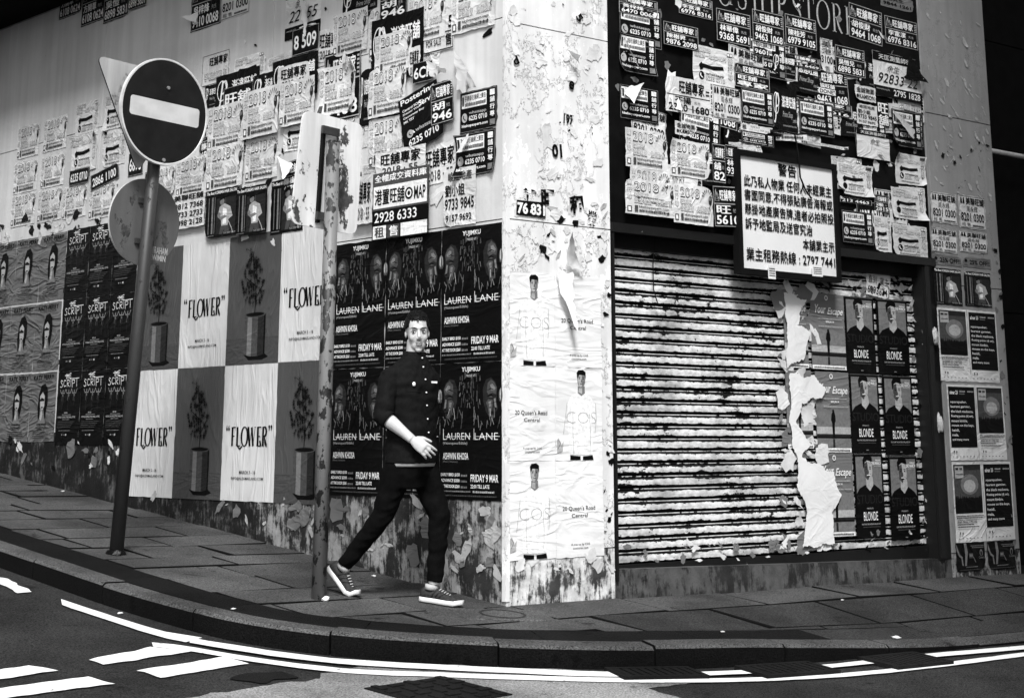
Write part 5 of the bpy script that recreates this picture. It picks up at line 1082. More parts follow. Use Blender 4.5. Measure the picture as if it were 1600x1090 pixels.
g = G(); g.tube([(-.28, .06, -.01), (-.15, .0, .02), (-.02, -.03, .0), (.0, -.04, -.15), (.01, -.04, -.32), (.07, -.04, -.42), (.14, -.035, -.47)], .007, 6); g.tube([(.0, -.03, .0), (.15, -.02, .03), (.4, .05, .05)], .006, 6); g.build('wire', MT['dark'], cb, True)
cw = empty('hanging_wire', (1.42, .05, 2.3), 'thin dark wire hanging down the shutter', 'wire'); g = G(); g.tube([(0, 0, .05), (.0, .03, -.15), (-.01, .02, -.32), (.03, .02, -.42)], .004, 5); g.build('wire', MT['dark'], cw, True)
# ------------------------------------------------------------------ sign poles
def disc(g, r, y0, y1, n=64, m=0, ms=0): g.prism([(r * math.cos(2 * math.pi * k / n), r * math.sin(2 * math.pi * k / n)) for k in range(n)], y0, y1, m, ms)
def rrect(w, h, r, n=6, cx=0, cz=0):
    p = []
    for sx, sy, a in ((1, 1, 0), (-1, 1, 90), (-1, -1, 180), (1, -1, 270)):
        p += [(cx + sx * (w / 2 - r) + r * math.cos(math.radians(a + 90 * k / n)), cz + sy * (h / 2 - r) + r * math.sin(math.radians(a + 90 * k / n))) for k in range(n + 1)]
    return p
def face_m(loc, yaw, roll=0, pitch=0):
    # local x right, y up, z towards the viewer (-Y world at yaw 0)
    return Matrix.Translation(loc) @ Matrix.Rotation(math.radians(yaw), 4, 'Z') @ Matrix(((1, 0, 0, 0), (0, 0, -1, 0), (0, 1, 0, 0), (0, 0, 0, 1))) @ Matrix.Rotation(math.radians(roll), 4, 'Z') @ Matrix.Rotation(math.radians(pitch), 4, 'X')
B1 = Vector((-1.37, 2.34, .22)); T1 = Vector((-1.25, 2.245, 3.55))
sp = empty('no_entry_post', B1, 'leaning round steel post with a no-entry disc at the pavement edge', 'sign post')
g = G(); g.tube([Vector((0, 0, -.05)), T1 - B1], [.047, .043], 20); g.build('post', MT['pole'], sp, True)
g = G(); g.tube([(0, 0, .0), (0, 0, .05)], [.085, .055], 20); g.build('base_collar', MT['kerbd'], sp, True)
def on1(z): return (T1 - B1) * ((z - B1.z) / (T1.z - B1.z))
d0 = on1(3.19) + Vector((.0, -.075, 0)); M0 = face_m(d0, 8, -2.2)
g = G(); disc(g, .372, -.012, .006, ms=1); g.v = [tuple(M0 @ Vector(p)) for p in g.v]; dsc = g.build('disc', [MT['signblack'], MT['rim']], sp)
g = G(); n = 64
g.add([tuple(M0 @ Vector((r_ * math.cos(2 * math.pi * k / n), r_ * math.sin(2 * math.pi * k / n), z))) for r_, z in ((.361, .0065), (.364, .010), (.376, .010), (.377, -.014)) for k in range(n)], [(q * n + k, q * n + (k + 1) % n, (q + 1) * n + (k + 1) % n, (q + 1) * n + k)[::-1] for q in range(3) for k in range(n)]); g.build('rim', MT['rim'], dsc)
g = G(); g.prism(rrect(.60, .135, .022), .0065, .009); g.v = [tuple(M0 @ Vector(p)) for p in g.v]; g.build('bar', MT['signwhite'], dsc)
for bx, by in ((0.01, .17), (.02, -.34)):
    g = G(); g.prism([(bx + .013 * math.cos(k), by + .013 * math.sin(k)) for k in (0, 1.05, 2.1, 3.14, 4.19, 5.24)], .006, .016); g.v = [tuple(M0 @ Vector(p)) for p in g.v]; g.build('bolt', MT['steel'], dsc)
# round sign on the same post, seen from behind
d1 = on1(2.435) + Vector((.01, .075, 0)); M1 = face_m(d1, 8, -3)
g = G(); disc(g, .30, -.008, .008, ms=1); g.v = [tuple(M1 @ Vector(p)) for p in g.v]; bk = g.build('round_plate', [MT['signback'], MT['rim']], sp)
for zz in (.14, -.14):
    g = G(); g.box((-.075, zz - .018, .008), (.075, zz + .018, .03)); g.v = [tuple(M1 @ Vector(p)) for p in g.v]; g.build('clamp', MT['pole'], bk)
c = Cv(); c.text('EN 1RAHAM', .55, .16, .86, .24, 5, .01); c.text('HEWIMIN', .57, .08, .84, .15, 5, .02)
link('sticker_remnant', mesh('sticker_remnant', [tuple(M1 @ Vector(((x - .5) * .6, (y - .5) * .6, .0085 + z * .2))) for x, y, z in c.v], c.f, [INK[4]]), bk)
# inverted triangular sign, seen from behind
d2 = on1(3.30) + Vector((-.07, .085, 0)); M2 = face_m(d2, 4, -4.0)
def rtri(s_, r):
    P = [Vector((-s_ / 2, s_ * .25)), Vector((0, -s_ * .616)), Vector((s_ / 2, s_ * .25))]; out = []
    for i in range(3):
        a, b, c_ = P[i - 1], P[i], P[(i + 1) % 3]; e1 = (a - b).normalized(); e2 = (c_ - b).normalized()
        for k in range(6): t = k / 5; p0 = b + e1 * r; p2 = b + e2 * r; out.append(tuple(p0 * (1 - t) ** 2 + b * 2 * t * (1 - t) + p2 * t * t))
    return out
g = G(); g.prism(rtri(.86, .07), -.006, .006, 0, 1); g.v = [tuple(M2 @ Vector(p)) for p in g.v]; tr = g.build('triangle_plate', [MT['tri'], MT['dark']], sp)
# second post with the back of a rectangular plate
B2 = Vector((-1.03, .5, .04)); T2 = Vector((-1.017, .489, 2.79))
s2 = empty('rusty_post', B2, 'rust-flecked steel post carrying the back of a worn white plate', 'sign post')
g = G(); g.tube([(0, 0, -.05), T2 - B2], [.045, .043], 20); g.build('post', MT['pole2'], s2, True)
g = G(); g.tube([T2 - B2 + Vector((0, 0, -.002)), T2 - B2 + Vector((0, 0, .008))], [.046, .04], 20); g.build('cap', MT['pole2'], s2, True)
M3 = face_m(T2 - B2 + Vector((.022, .075, -.185)), 6, -3.0)
g = G(); pr = rrect(.53, .72, .06); g.prism([(x + .02 * (y / .35) * (1 if x < 0 else 0), y) for x, y in pr], -.005, .005); g.v = [tuple(M3 @ Vector(p)) for p in g.v]; pl = g.build('plate', MT['plate'], s2)
g = G(); g.box((-.090, -.33, .006), (-.068, .28, .03)); g.v = [tuple(M3 @ Vector(p)) for p in g.v]; g.build('channel', MT['dark'], s2)
for zz in (.255, -.29):
    g = G(); g.box((-.11, zz - .025, .03), (.03, zz + .025, .05)); g.v = [tuple(M3 @ Vector(p)) for p in g.v]; g.build('clamp', MT['pole'], s2)
for zz in (2.73, 2.63):
    g = G(); q = (T2 - B2) * ((zz - .04) / 2.75); g.tube([q + Vector((.03, -.03, 0)), q + Vector((.045, -.05, 0))], .01, 6); g.build('bolt', MT['steel'], s2)
r = random.Random(3)
def crumple(name, loc, s_, mat, label=None, cat=None, parent=None, flat=.6):
    bm = bmesh.new(); bmesh.ops.create_icosphere(bm, subdivisions=3, radius=1)
    o = r.uniform(0, 99)
    for q in bm.verts:
        d = noise.noise(q.co * 1.6 + Vector((o, 0, 0))) * .55 + noise.noise(q.co * 4 + Vector((0, o, 0))) * .3; q.co = Vector((q.co.x * s_, q.co.y * s_ * .8, q.co.z * s_ * flat)) * (1 + d)
    me = bpy.data.meshes.new(name); bm.to_mesh(me); bm.free(); me.materials.append(mat); me.polygons.foreach_set('use_smooth', [True] * len(me.polygons)); ob = link(name, me, parent); ob.location = loc; ob.rotation_euler = (0, 0, r.uniform(0, 6))
    if label: tag(ob, label, cat)
    return ob
crumple('crumpled_tissue', (-1.03, .43, gz(-1.03, .43) + .010), .024, MT['flap'], 'crumpled white tissue at the foot of the rusty post', 'litter')
crumple('crumpled_tissue', (-1.40, 2.27, gz(-1.4, 2.27) + .012), .03, MT['slab2'], 'crumpled grey paper at the foot of the no-entry post', 'litter')
crumple('tied_cloth', (4.53, -.012, 1.78), .028, MP['pale'], 'white knotted cloth on the dark door frame, upper one', 'cloth', flat=2.2)
crumple('tied_cloth', (4.52, -.012, 1.10), .03, MP['pale'], 'white knotted cloth on the dark door frame, lower one', 'cloth', flat=2.4)
for k, (x, y, s_, lb) in enumerate(((-2.07, .98, .03, 'pale pebble-like litter in the gutter by the edge line'), (-1.52, -.64, .03, 'small crumpled wrapper in the gutter by the double lines'), (-1.72, .34, .02, 'tiny white scrap on the black kerb band'), (-.16, 1.12, .03, 'small white wrapper at the foot of the panel wall behind the walker'), (.75, -1.08, .02, 'tiny white scrap on the dark bitumen slabs'), (2.05, -1.35, .05, 'pale paper scraps beside the dropped kerb'), (2.6, -.5, .02, 'white scrap on the far pavement before the plinth'), (-.1, 5.6, .03, 'white wrapper at the foot of the far panel wall'))):
    z = gz(x, y) if -1.96 < x and not (x < -1.5 and y < -.5) else rz(x, y); crumple('litter_scrap', (x, y, z + s_ * .2), s_ * .6, MT['scrap'], lb, 'litter', flat=.3)
# ------------------------------------------------------------------ torn paper
def scrap_mesh(seed, strip=1.0):
    q = random.Random(seed); n = 11; pts = []
    for k in range(n):
        a = 2 * math.pi * k / n + q.uniform(-.2, .2); rr = q.uniform(.45, 1); pts.append((rr * math.cos(a), rr * math.sin(a) / strip))
    lift = q.uniform(.0, .05); v = [(x, y, .001 + max(0, x * .6 + y * .5) ** 2 * lift) for x, y in pts] + [(x * .5, y * .5, .0015 + max(0, x * .3 + y * .25) ** 2 * lift) for x, y in pts] + [(0, 0, .0015)]
    f = [(k, (k + 1) % n, n + (k + 1) % n, n + k) for k in range(n)] + [(n + k, n + (k + 1) % n, 2 * n) for k in range(n)]
    return v, f
SC = [mesh('paper_scrap', *scrap_mesh(k, (1, 1.6, 2.6, 4)[k % 4]), MT['scrap']) for k in range(16)]
SCD = [mesh('dark_scrap', *scrap_mesh(k + 40, (1, 1.6, 2.6)[k % 3]), MP['flyblack']) for k in range(6)]
SCG = [mesh('grey_scrap', *scrap_mesh(k + 60, (1, 2, 3)[k % 3]), MP['photo']) for k in range(6)]
SCH = [mesh('pale_scrap', *scrap_mesh(k + 80, (2, 3, 5)[k % 3]), MP['pale']) for k in range(6)]
ns = 0
def scraps(w, u0, u1, v0, v1, count, s0, s1, seed, kinds, avoid=None, lay0=1, ang=(-60, 60)):
    global ns
    q = random.Random(seed)
    for k in range(count):
        for tr_ in range(12):
            u = q.uniform(u0, u1); v = q.uniform(v0, v1)
            if not avoid or not avoid(u, v): break
        else: continue
        s_ = q.uniform(s0, s1); me = q.choice(q.choice(kinds)); ns += 1
        o = link(me.name.split('.')[0], me, wl)
        o.matrix_world = wallmat(w, u, v, .0015 + .0007 * (ns % 7) + lay0 * .0005) @ Matrix.Rotation(math.radians(q.uniform(*ang)), 4, 'Z') @ Matrix.Diagonal((s_, s_ * q.uniform(.7, 1.3), .5, 1))
scraps('P', .05, .88, 2.06, 4.2, 80, .015, .075, 5, [SC]); scraps('P', .05, .88, 2.05, 2.55, 36, .015, .06, 6, [SC, SC, SC, SCH, SCD]); scraps('P', .08, .85, 2.3, 4.1, 10, .008, .02, 8, [SCD]); scraps('P', .84, .92, .3, 2.0, 22, .01, .04, 7, [SC, SC, SCD])
scraps('P', .05, .9, .17, .27, 14, .02, .06, 9, [SC])
scraps('P', 4.66, 5.48, 2.95, 4.5, 60, .012, .06, 15, [SCH], ang=(-75, -15)); scraps('P', 4.66, 5.48, 2.95, 3.5, 22, .01, .045, 16, [SCH, SCD, SCH]); scraps('P', 5.42, 5.52, .1, 2.6, 26, .012, .04, 17, [SCD, SCG])
scraps('L', -2.0, -.05, .12, .60, 50, .03, .11, 25, [SCH, SCG, SCH], lambda u, v: v < plane_z(0, -u) + .12); scraps('L', -4.6, -2.0, .35, .55, 20, .03, .08, 26, [SCH, SCG], lambda u, v: v < plane_z(0, -u) + .1); scraps('L', -7.5, -4.7, .72, .98, 24, .03, .1, 27, [SCG, SCD, SC], lambda u, v: v < plane_z(0, -u) + .12)
scraps('L', -7.6, -4.5, 2.78, 2.98, 50, .03, .10, 28, [SC, SCD, SC], ang=(-15, 15)); scraps('L', -3.2, -.1, 2.36, 4.3, 60, .02, .09, 29, [SC, SC, SCD]); scraps('L', -5.4, -2.5, 2.6, 3.9, 30, .015, .05, 30, [SC, SCD, SCG])
scraps('F', 1.0, 4.55, 2.45, 4.3, 150, .015, .07, 35, [SC, SCG, SCG, SCD, SCD]); scraps('S', 2.72, 3.2, .22, 2.1, 70, .03, .12, 36, [SC, SC, SC, SCG], lay0=4); scraps('S', 4.33, 4.44, .2, 2.1, 22, .015, .05, 37, [SCG, SCH, SCD], lay0=2); scraps('S', 3.1, 4.4, .16, .3, 14, .02, .05, 38, [SCG, SCH, SCD]); scraps('S', 3.3, 4.4, 2.08, 2.22, 28, .02, .06, 39, [SCH, SCG, SCD]); scraps('S', 1.1, 3.0, .17, .30, 30, .02, .06, 40, [SCG, SC])
# bits of printed characters left on the corner pillar
for k, (s_, u, v, w_, h_, rt) in enumerate((('76 831', .09, 2.385, .24, .075, 0), ('業', .70, 2.36, .10, .10, -4), ('租', .56, 2.42, .14, .12, 8), ('197', .50, 3.02, .09, .07, -3), ('d', .07, 3.35, .05, .06, 30), ('e', .545, 3.27, .05, .06, -20), ('01', .40, 2.78, .09, .09, 5), ('舖', .12, 2.46, .13, .1, -5), ('5', .62, 3.77, .05, .06, -50), ('旺', .30, 2.44, .12, .12, 3))):
    v_, f_ = text_tris(s_, .04); g = G()
    if k == 0: g.add([(-.04, -.12, 0), (1.03, -.12, 0), (1.0, 1.2, 0), (-.02, 1.15, 0)], [(0, 1, 2, 3)], 1)
    g.add([(x, y, .001) for x, y in v_], f_, 0 if k else 2)
    o = g.build('print_fragment', [INK[0], INK[0], INK[5]], wl); o.matrix_world = wallmat('P', u, v, .0085) @ Matrix.Rotation(math.radians(rt), 4, 'Z') @ Matrix.Diagonal((w_, h_, 1, 1))
# peeled flaps that stand away from the wall, each a sheet of its own
def flap(name, w, pts, hinge, depth, label, off=.02, mat=None, n=8):
    """triangle/quad sheet; pts in wall metres, hinge = index of the vertex line that stays on the wall"""
    A, B_, C_ = [Vector(p) for p in pts]; v = []; f = []
    for i in range(n + 1):
        for j in range(n + 1 - i):
            a, b = i / n, j / n; p = A + (B_ - A) * a + (C_ - A) * b; L0 = (B_ - A).length + (C_ - A).length; e_ = noise.noise_vector((p.x * 30, p.y * 30, 5.)) * .05 * L0 * (i == 0 or j == 0 or i + j == n); p = p + Vector((e_.x, e_.y)); t = (1 - a - b) if hinge == 'BC' else a
            v.append((p.x, p.y, .001 + depth * (t ** 1.7) + .1 * depth * noise.noise((p.x * 14, p.y * 14, depth * 50))))
    idx = {}; k = 0
    for i in range(n + 1):
        for j in range(n + 1 - i): idx[i, j] = k; k += 1
    for i in range(n):
        for j in range(n - i):
            f.append((idx[i, j], idx[i + 1, j], idx[i, j + 1]))
            if i + j < n - 1: f.append((idx[i + 1, j], idx[i + 1, j + 1], idx[i, j + 1]))
    o = link(name, mesh(name, v, f, mat or MT['flap'], None, True)); o.matrix_world = wallmat(w, 0, 0, off); tag(o, label, 'paper'); o['group'] = 'peeling paper flaps'; return o
flap('peeling_flap', 'L', [(-0.151, 3.203), (-0.497, 3.537), (-0.463, 3.242)], 'BC', 0.09, 'big bright white paper flap peeling beside the corner pillar', .035)
flap('peeling_flap', 'L', [(-2.408, 2.849), (-2.62, 3.064), (-2.397, 2.978)], 'BC', 0.08, 'white triangular flap left of the rusty post plate', .035)
flap('peeling_flap', 'L', [(-1.64, 3.625), (-1.768, 3.735), (-1.793, 3.658)], 'BC', 0.06, 'small white flap above the rusty post plate', .035)
flap('peeling_flap', 'L', [(-4.052, 4.4), (-3.858, 4.412), (-3.885, 4.321)], 'BC', 0.06, 'small white curl on the black flyer at the top edge', .035)
flap('peeling_flap', 'L', [(-2.157, 4.149), (-2.369, 4.242), (-2.293, 3.93)], 'BC', 0.08, 'crumpled white corner hanging from the top notice', .035)
flap('peeling_flap', 'L', [(-0.5, 3.371), (-0.817, 3.515), (-0.741, 3.393)], 'BC', 0.06, 'curled pale strip above the tilted black poster', .035)
flap('peeling_flap', 'L', [(-0.331, 2.817), (-0.47, 2.819), (-0.332, 2.936)], 'BC', 0.06, 'white curl over the worn phone flyer', .035)
flap('peeling_flap', 'P', [(0.454, 2.283), (0.497, 2.064), (0.641, 2.057)], 'BC', 0.1, 'grey pointed flap standing up above the sweater posters', .035)
flap('peeling_flap', 'P', [(0.521, 1.645), (0.395, 2.029), (0.554, 2.043)], 'BC', 0.07, 'hanging paper tongue over the top address poster', .035)
flap('peeling_flap', 'P', [(0.57, 3.481), (0.629, 3.437), (0.512, 3.526)], 'BC', 0.08, 'small dark curl high on the corner pillar', .035)
flap('peeling_flap', 'F', [(1.183, 3.468), (1.079, 3.717), (1.228, 3.514)], 'BC', 0.07, 'pale twisted strip on the left phone flyer', .035, MP['pale'])
flap('peeling_flap', 'F', [(1.123, 3.23), (1.081, 3.335), (1.281, 3.401)], 'BC', 0.05, 'white torn triangle on the lower left phone flyer', .035)
flap('peeling_flap', 'F', [(1.524, 3.24), (1.521, 3.523), (1.595, 3.533)], 'BC', 0.05, 'bright white paper strip hanging over the 2320 flyer', .035)
flap('peeling_flap', 'F', [(1.6, 3.245), (1.595, 3.533), (1.531, 3.241)], 'BC', 0.05, 'second half of the bright strip over the 2320 flyer', .035)
flap('peeling_flap', 'F', [(4.314, 3.332), (4.148, 3.568), (4.427, 3.427)], 'BC', 0.07, 'grey pointed flap on the torn right phone flyer', .035, MP['pale'])
flap('peeling_flap', 'F', [(4.592, 3.837), (4.428, 4.054), (4.314, 3.848)], 'BC', 0.05, 'crumpled dark paper on the handwritten notice', .035, MP['flyblack'])
flap('peeling_flap', 'F', [(4.047, 3.1), (3.898, 3.201), (3.966, 3.196)], 'BC', 0.06, 'small pale tongue above the right arrow flyers', .035, MP['pale'])

def torn(w, poly, label, off):
    p = rough_edge(ccw(poly), .03, .012, 11.); p = [(x + noise.noise((x * 60, y * 60, 2)) * .012, y + noise.noise((x * 60, y * 60, 7)) * .012) for x, y in p]
    me = mesh('torn_sheet', [(x, y, .004 * noise.noise((x * 6, y * 6, 1))) for x, y in p], [tuple(range(len(p)))], MT['flap']); o = link('torn_sheet', me); o.matrix_world = wallmat(w, 0, 0, off); tag(o, label, 'paper', 'torn paper on the shutter')
torn('S', [(2.808, 2.044), (3.055, 1.986), (2.926, 1.814), (3.084, 1.75), (2.998, 1.56), (2.804, 1.484)], 'flat torn white paper left on the shutter beside the upper beach poster', .024)
torn('S', [(2.831, 1.453), (3.107, 1.422), (3.265, 1.323), (2.947, 1.225), (2.896, 1.096), (3.033, 0.96), (2.908, 0.824), (2.827, 0.915)], 'flat torn white paper left on the shutter beside the middle beach poster', .024)
torn('S', [(2.867, 0.87), (3.067, 0.814), (3.298, 0.73), (3.369, 0.568), (3.249, 0.457), (3.263, 0.24), (2.912, 0.217), (2.971, 0.464), (2.853, 0.645)], 'flat torn white paper over the left half of the lowest beach poster', .024)
# ------------------------------------------------------------------ the walker
MS = dict(skin=plain('skin', .42, .55, .25, var=.08, sc=20, b=.0004, bs=300), shirt=plain('black_cotton', .0055, .85, .08, var=.25, sc=30, b=.002, bs=240), trouser=plain('black_trouser', .003, .9, .05, var=.2, sc=30, b=.002, bs=240), hair=plain('black_hair', .004, .5, .15, var=.4, sc=90, b=.004, bs=160),
          tee=plain('pale_tee', .3, .8, .2), shoe=plain('shoe_mesh', .02, .7, .3, var=.4, sc=60, b=.003, bs=260), sole=plain('white_sole', .62, .5, .4), stripe=plain('shoe_stripe', .012, .5, .4), lace=plain('lace', .4, .7, .3), eye=plain('eye_white', .5, .3, .5, var=.02), iris=plain('iris', .01, .2, .5), lip=plain('lip', .25, .5, .4), btn=plain('button_white', .75, .3, .5), sock=plain('sock_stripe', .35, .8, .2))
MO = Vector((-.58, .36, .03)); FW = Vector((.431, -.902, 0)).normalized(); RT = Vector((FW.y, -FW.x, 0))
MM = Matrix(((RT.x, FW.x, 0, MO.x), (RT.y, FW.y, 0, MO.y), (0, 0, 1, MO.z), (0, 0, 0, 1)))
def rings(g, rs, n=24, e=2.4):
    """rs: (z, cl, cf, a, b, yaw) -> closed loft"""
    v = []
    for z, cl, cf, a, b, yw in rs:
        y = math.radians(yw); R_ = (math.cos(y), -math.sin(y)); F_ = (math.sin(y), math.cos(y))
        for k in range(n):
            t = 2 * math.pi * k / n; c_, s_ = math.cos(t), math.sin(t); x = a * math.copysign(abs(c_) ** (2 / e), c_); d = b * math.copysign(abs(s_) ** (2 / e), s_)
            v.append((cl + R_[0] * x + F_[0] * d, cf + R_[1] * x + F_[1] * d, z))
    f = [(i * n + k, i * n + (k + 1) % n, (i + 1) * n + (k + 1) % n, (i + 1) * n + k) for i in range(len(rs) - 1) for k in range(n)]
    f += [tuple(range(n))[::-1], tuple((len(rs) - 1) * n + k for k in range(n))]; g.add(v, f)
def ellipsoid(g, c, r_, M=None, nu=16, nv=10):
    v = []; f = []
    for j in range(nv + 1):
        ph = math.pi * j / nv
        for i in range(nu):
            th = 2 * math.pi * i / nu; p = Vector((c[0] + r_[0] * math.sin(ph) * math.cos(th), c[1] + r_[1] * math.sin(ph) * math.sin(th), c[2] - r_[2] * math.cos(ph))); v.append(M @ p if M else p)
    for j in range(nv):
        for i in range(nu): f.append((j * nu + i, j * nu + (i + 1) % nu, (j + 1) * nu + (i + 1) % nu, (j + 1) * nu + i))
    g.add(v, f)
def remesh(name, g, mat, vox, smooth=3, parent=None, wr=0, wf=(14, 14, 30)):
    me = mesh('tmp', g.v, g.f, mat); o = bpy.data.objects.new('tmp', me); COL.objects.link(o)
    bm = bmesh.new(); bm.from_mesh(me); bmesh.ops.remove_doubles(bm, verts=bm.verts, dist=1e-5); bmesh.ops.recalc_face_normals(bm, faces=bm.faces); bm.to_mesh(me); bm.free()
    md = o.modifiers.new('r', 'REMESH'); md.mode = 'VOXEL'; md.voxel_size = vox
    ms = o.modifiers.new('s', 'SMOOTH'); ms.factor = .5; ms.iterations = smooth
    me2 = bpy.data.meshes.new_from_object(o.evaluated_get(bpy.context.evaluated_depsgraph_get())); bpy.data.objects.remove(o)
    if wr:
        me2.update(); nn = [v.normal.copy() for v in me2.vertices]
        for v, n_ in zip(me2.vertices, nn):
            p = v.co; d = noise.noise((p.x * wf[0], p.y * wf[1], p.z * wf[2])) + .5 * (1 - 2 * abs(noise.noise((p.x * wf[0] * .8 + 9, p.y * wf[1] * .8, p.z * wf[2] * .7 + p.x * 14)))); v.co = p + n_ * d * wr
    me2.polygons.foreach_set('use_smooth', [True] * len(me2.polygons)); me2.update()
    me2.materials.clear(); me2.materials.append(mat); me2.name = name
    return link(name, me2, parent)
HY = math.radians(57); HC = Vector((.0, .135, 1.585))
HM = Matrix.Translation(HC) @ Matrix.Rotation(-HY, 4, 'Z') @ Matrix.Rotation(math.radians(-3), 4, 'X') @ Matrix.Rotation(math.radians(2), 4, 'Y')
YC = 24
SHR = Vector((.155, .032, 1.345)); SHL = Vector((-.155, .170, 1.345))
ELR = Vector((.225, .022, 1.085)); WRR = Vector((.195, .205, .945)); ELL = Vector((-.215, .05, 1.09)); WRL = Vector((-.20, -.05, .88))
HIPR = Vector((.085, .10, .88)); HIPL = Vector((-.085, .10, .88)); KNR = Vector((.09, -.035, .50)); KNL = Vector((-.08, .262, .49)); ANR = Vector((.09, -.300, .195)); ANL = Vector((-.07, .238, .10))
g = G()
rings(g, [(.80, 0, .10, .12, .09, 0), (.90, 0, .10, .14, .10, 4), (1.05, 0, .105, .125, .09, 12), (1.25, 0, .10, .14, .10, YC), (1.34, 0, .10, .13, .08, YC), (1.39, 0, .11, .08, .065, YC)], e=2.2)
g.tube([(0, .105, 1.36), (0, .115, 1.45), (.008, .125, 1.54)], [.058, .052, .050], 18)
for a, b in ((SHR, ELR), (SHL, ELL)): g.tube([a + Vector((-a.x * .15, 0, -.02)), a.lerp(b, .5), b], [.038, .042, .038], 14)
for a, b in ((ELR, WRR), (ELL, WRL)): g.tube([a + (a - b).normalized() * .01, a.lerp(b, .3), a.lerp(b, .75), b], [.037, .042, .031, (.024, .03)], 14)
for h, k, a in ((HIPR, KNR, ANR), (HIPL, KNL, ANL)): g.tube([h, h.lerp(k, .5), k, k.lerp(a, .35), a], [.085, .07, .05, .05, .035], 14)
def hand(w, d, nrm, curl=1.0, sc=1.0):
    d = Vector(d).normalized(); nrm = Vector(nrm); nrm = (nrm - d * nrm.dot(d)).normalized(); ac = nrm.cross(d).normalized()
    if ac.z < 0: ac = -ac
    v = []; pal = [(0, .024, .018), (.02, .030, .018), (.05, .039, .017), (.085, .041, .014), (.098, .036, .010)]; n = 14
    for t, a, b in pal:
        for k in range(n): q = 2 * math.pi * k / n; v.append(w + d * t + ac * a * math.cos(q) + nrm * b * math.sin(q))
    f = [(i * n + k, i * n + (k + 1) % n, (i + 1) * n + (k + 1) % n, (i + 1) * n + k) for i in range(len(pal) - 1) for k in range(n)] + [tuple(range(n))[::-1], tuple((len(pal) - 1) * n + k for k in range(n))]
    g.add(v, f)
    for o, L_, cu, sp_ in ((.031, .082, 6, .08), (.0105, .094, 9, .02), (-.0105, .088, 12, -.04), (-.030, .070, 16, -.10)):
        p = w + d * .085 + ac * o; pts = [p - d * .02, p]; ang = 6
        for fr, dc in ((.42, cu), (.32, cu * 1.3 + 8), (.26, cu * .8 + 6)):
            ang += dc * curl; q = math.radians(ang); dr = (d * math.cos(q) - nrm * math.sin(q) + ac * sp_).normalized(); p = p + dr * L_ * fr; pts.append(p)
        g.tube(pts, [.0095, .0092, .0086, .0078, .0055], 10)
    p = w + d * .022 + ac * .022; d1 = (d * .72 + ac * .62 - nrm * .30).normalized(); d2 = (d * .92 + ac * .25 - nrm * .30).normalized(); g.tube([p, p + d1 * .042, p + d1 * .042 + d2 * .032, p + d1 * .042 + d2 * .055], [.015, .0115, .0105, .007], 10)
hand(WRR, (-.20, .80, -.56), (.95, .25, .35)); hand(WRL, (.0, -.1, -.99), (-1, .1, 0))
for c_, r_ in (((0, -.015, .035), (.073, .093, .086)), ((0, .022, -.018), (.061, .066, .092)), ((0, .028, -.072), (.049, .054, .045)), ((0, .066, -.102), (.021, .018, .017)), ((.032, .054, -.026), (.026, .026, .030)), ((-.032, .054, -.026), (.026, .026, .030)),
               ((0, .079, .028), (.048, .014, .011)), ((.012, .100, -.034), (.010, .010, .008)), ((-.012, .100, -.034), (.010, .010, .008)), ((0, .090, -.060), (.021, .010, .0055)), ((0, .088, -.071), (.018, .010, .0065)), ((.071, -.008, -.008), (.007, .014, .023)), ((-.071, -.008, -.008), (.007, .014, .023))): ellipsoid(g, c_, r_, HM)
g.tube([HM @ Vector(p) for p in ((0, .080, .022), (0, .092, .0), (0, .108, -.026), (0, .100, -.038))], [.008, .009, .0125, .008], 10)
man = remesh('person', g, MS['skin'], .0042, 4); man.matrix_world = MM
tag(man, 'walking man in black shirt and black trousers looking to the right', 'person')
# face details
hd = man
def part(name, g_, mat, parent=man, smooth=True): return g_.build(name, mat, parent, smooth)
for s_ in (-1, 1):
    g = G(); ellipsoid(g, (s_ * .030, .0795, .004), (.0145, .008, .0058), HM, 14, 8); ey = part('eye', g, MS['eye'])
    g = G(); ellipsoid(g, (s_ * .030 + .004, .0845, .004), (.0058, .0042, .0056), HM, 12, 8); part('iris', g, MS['iris'], ey)
    g = G(); g.tube([HM @ Vector(p) for p in ((s_ * .030 - .017, .0795, .006), (s_ * .030 - .006, .0872, .0108), (s_ * .030 + .006, .0872, .0108), (s_ * .030 + .017, .0795, .006))], [.0010, .0018, .0018, .0010], 6); part('eyelid', g, MS['hair'], ey)
    g = G(); g.tube([HM @ Vector(p) for p in ((s_ * .010, .094, .0255), (s_ * .026, .0935, .031), (s_ * .040, .085, .031), (s_ * .052, .070, .025))], [.0018, .0032, .0028, .001], 6); part('eyebrow', g, MS['hair'])
    g = G(); ellipsoid(g, (s_ * .008, .1035, -.0415), (.005, .004, .0025), HM, 8, 6); part('nostril', g, MS['iris'])
g = G(); g.tube([HM @ Vector(p) for p in ((-.018, .0905, -.0645), (-.009, .0965, -.0650), (0, .0980, -.0658), (.009, .0965, -.0650), (.018, .0905, -.0645))], [.0008, .0016, .0018, .0016, .0008], 6); part('mouth_line', g, MS['iris'])
g = G(); ellipsoid(g, (0, .0915, -.0595), (.021, .0092, .0048), HM); ellipsoid(g, (0, .0895, -.072), (.017, .0092, .0062), HM); part('lips', g, MS['lip'])
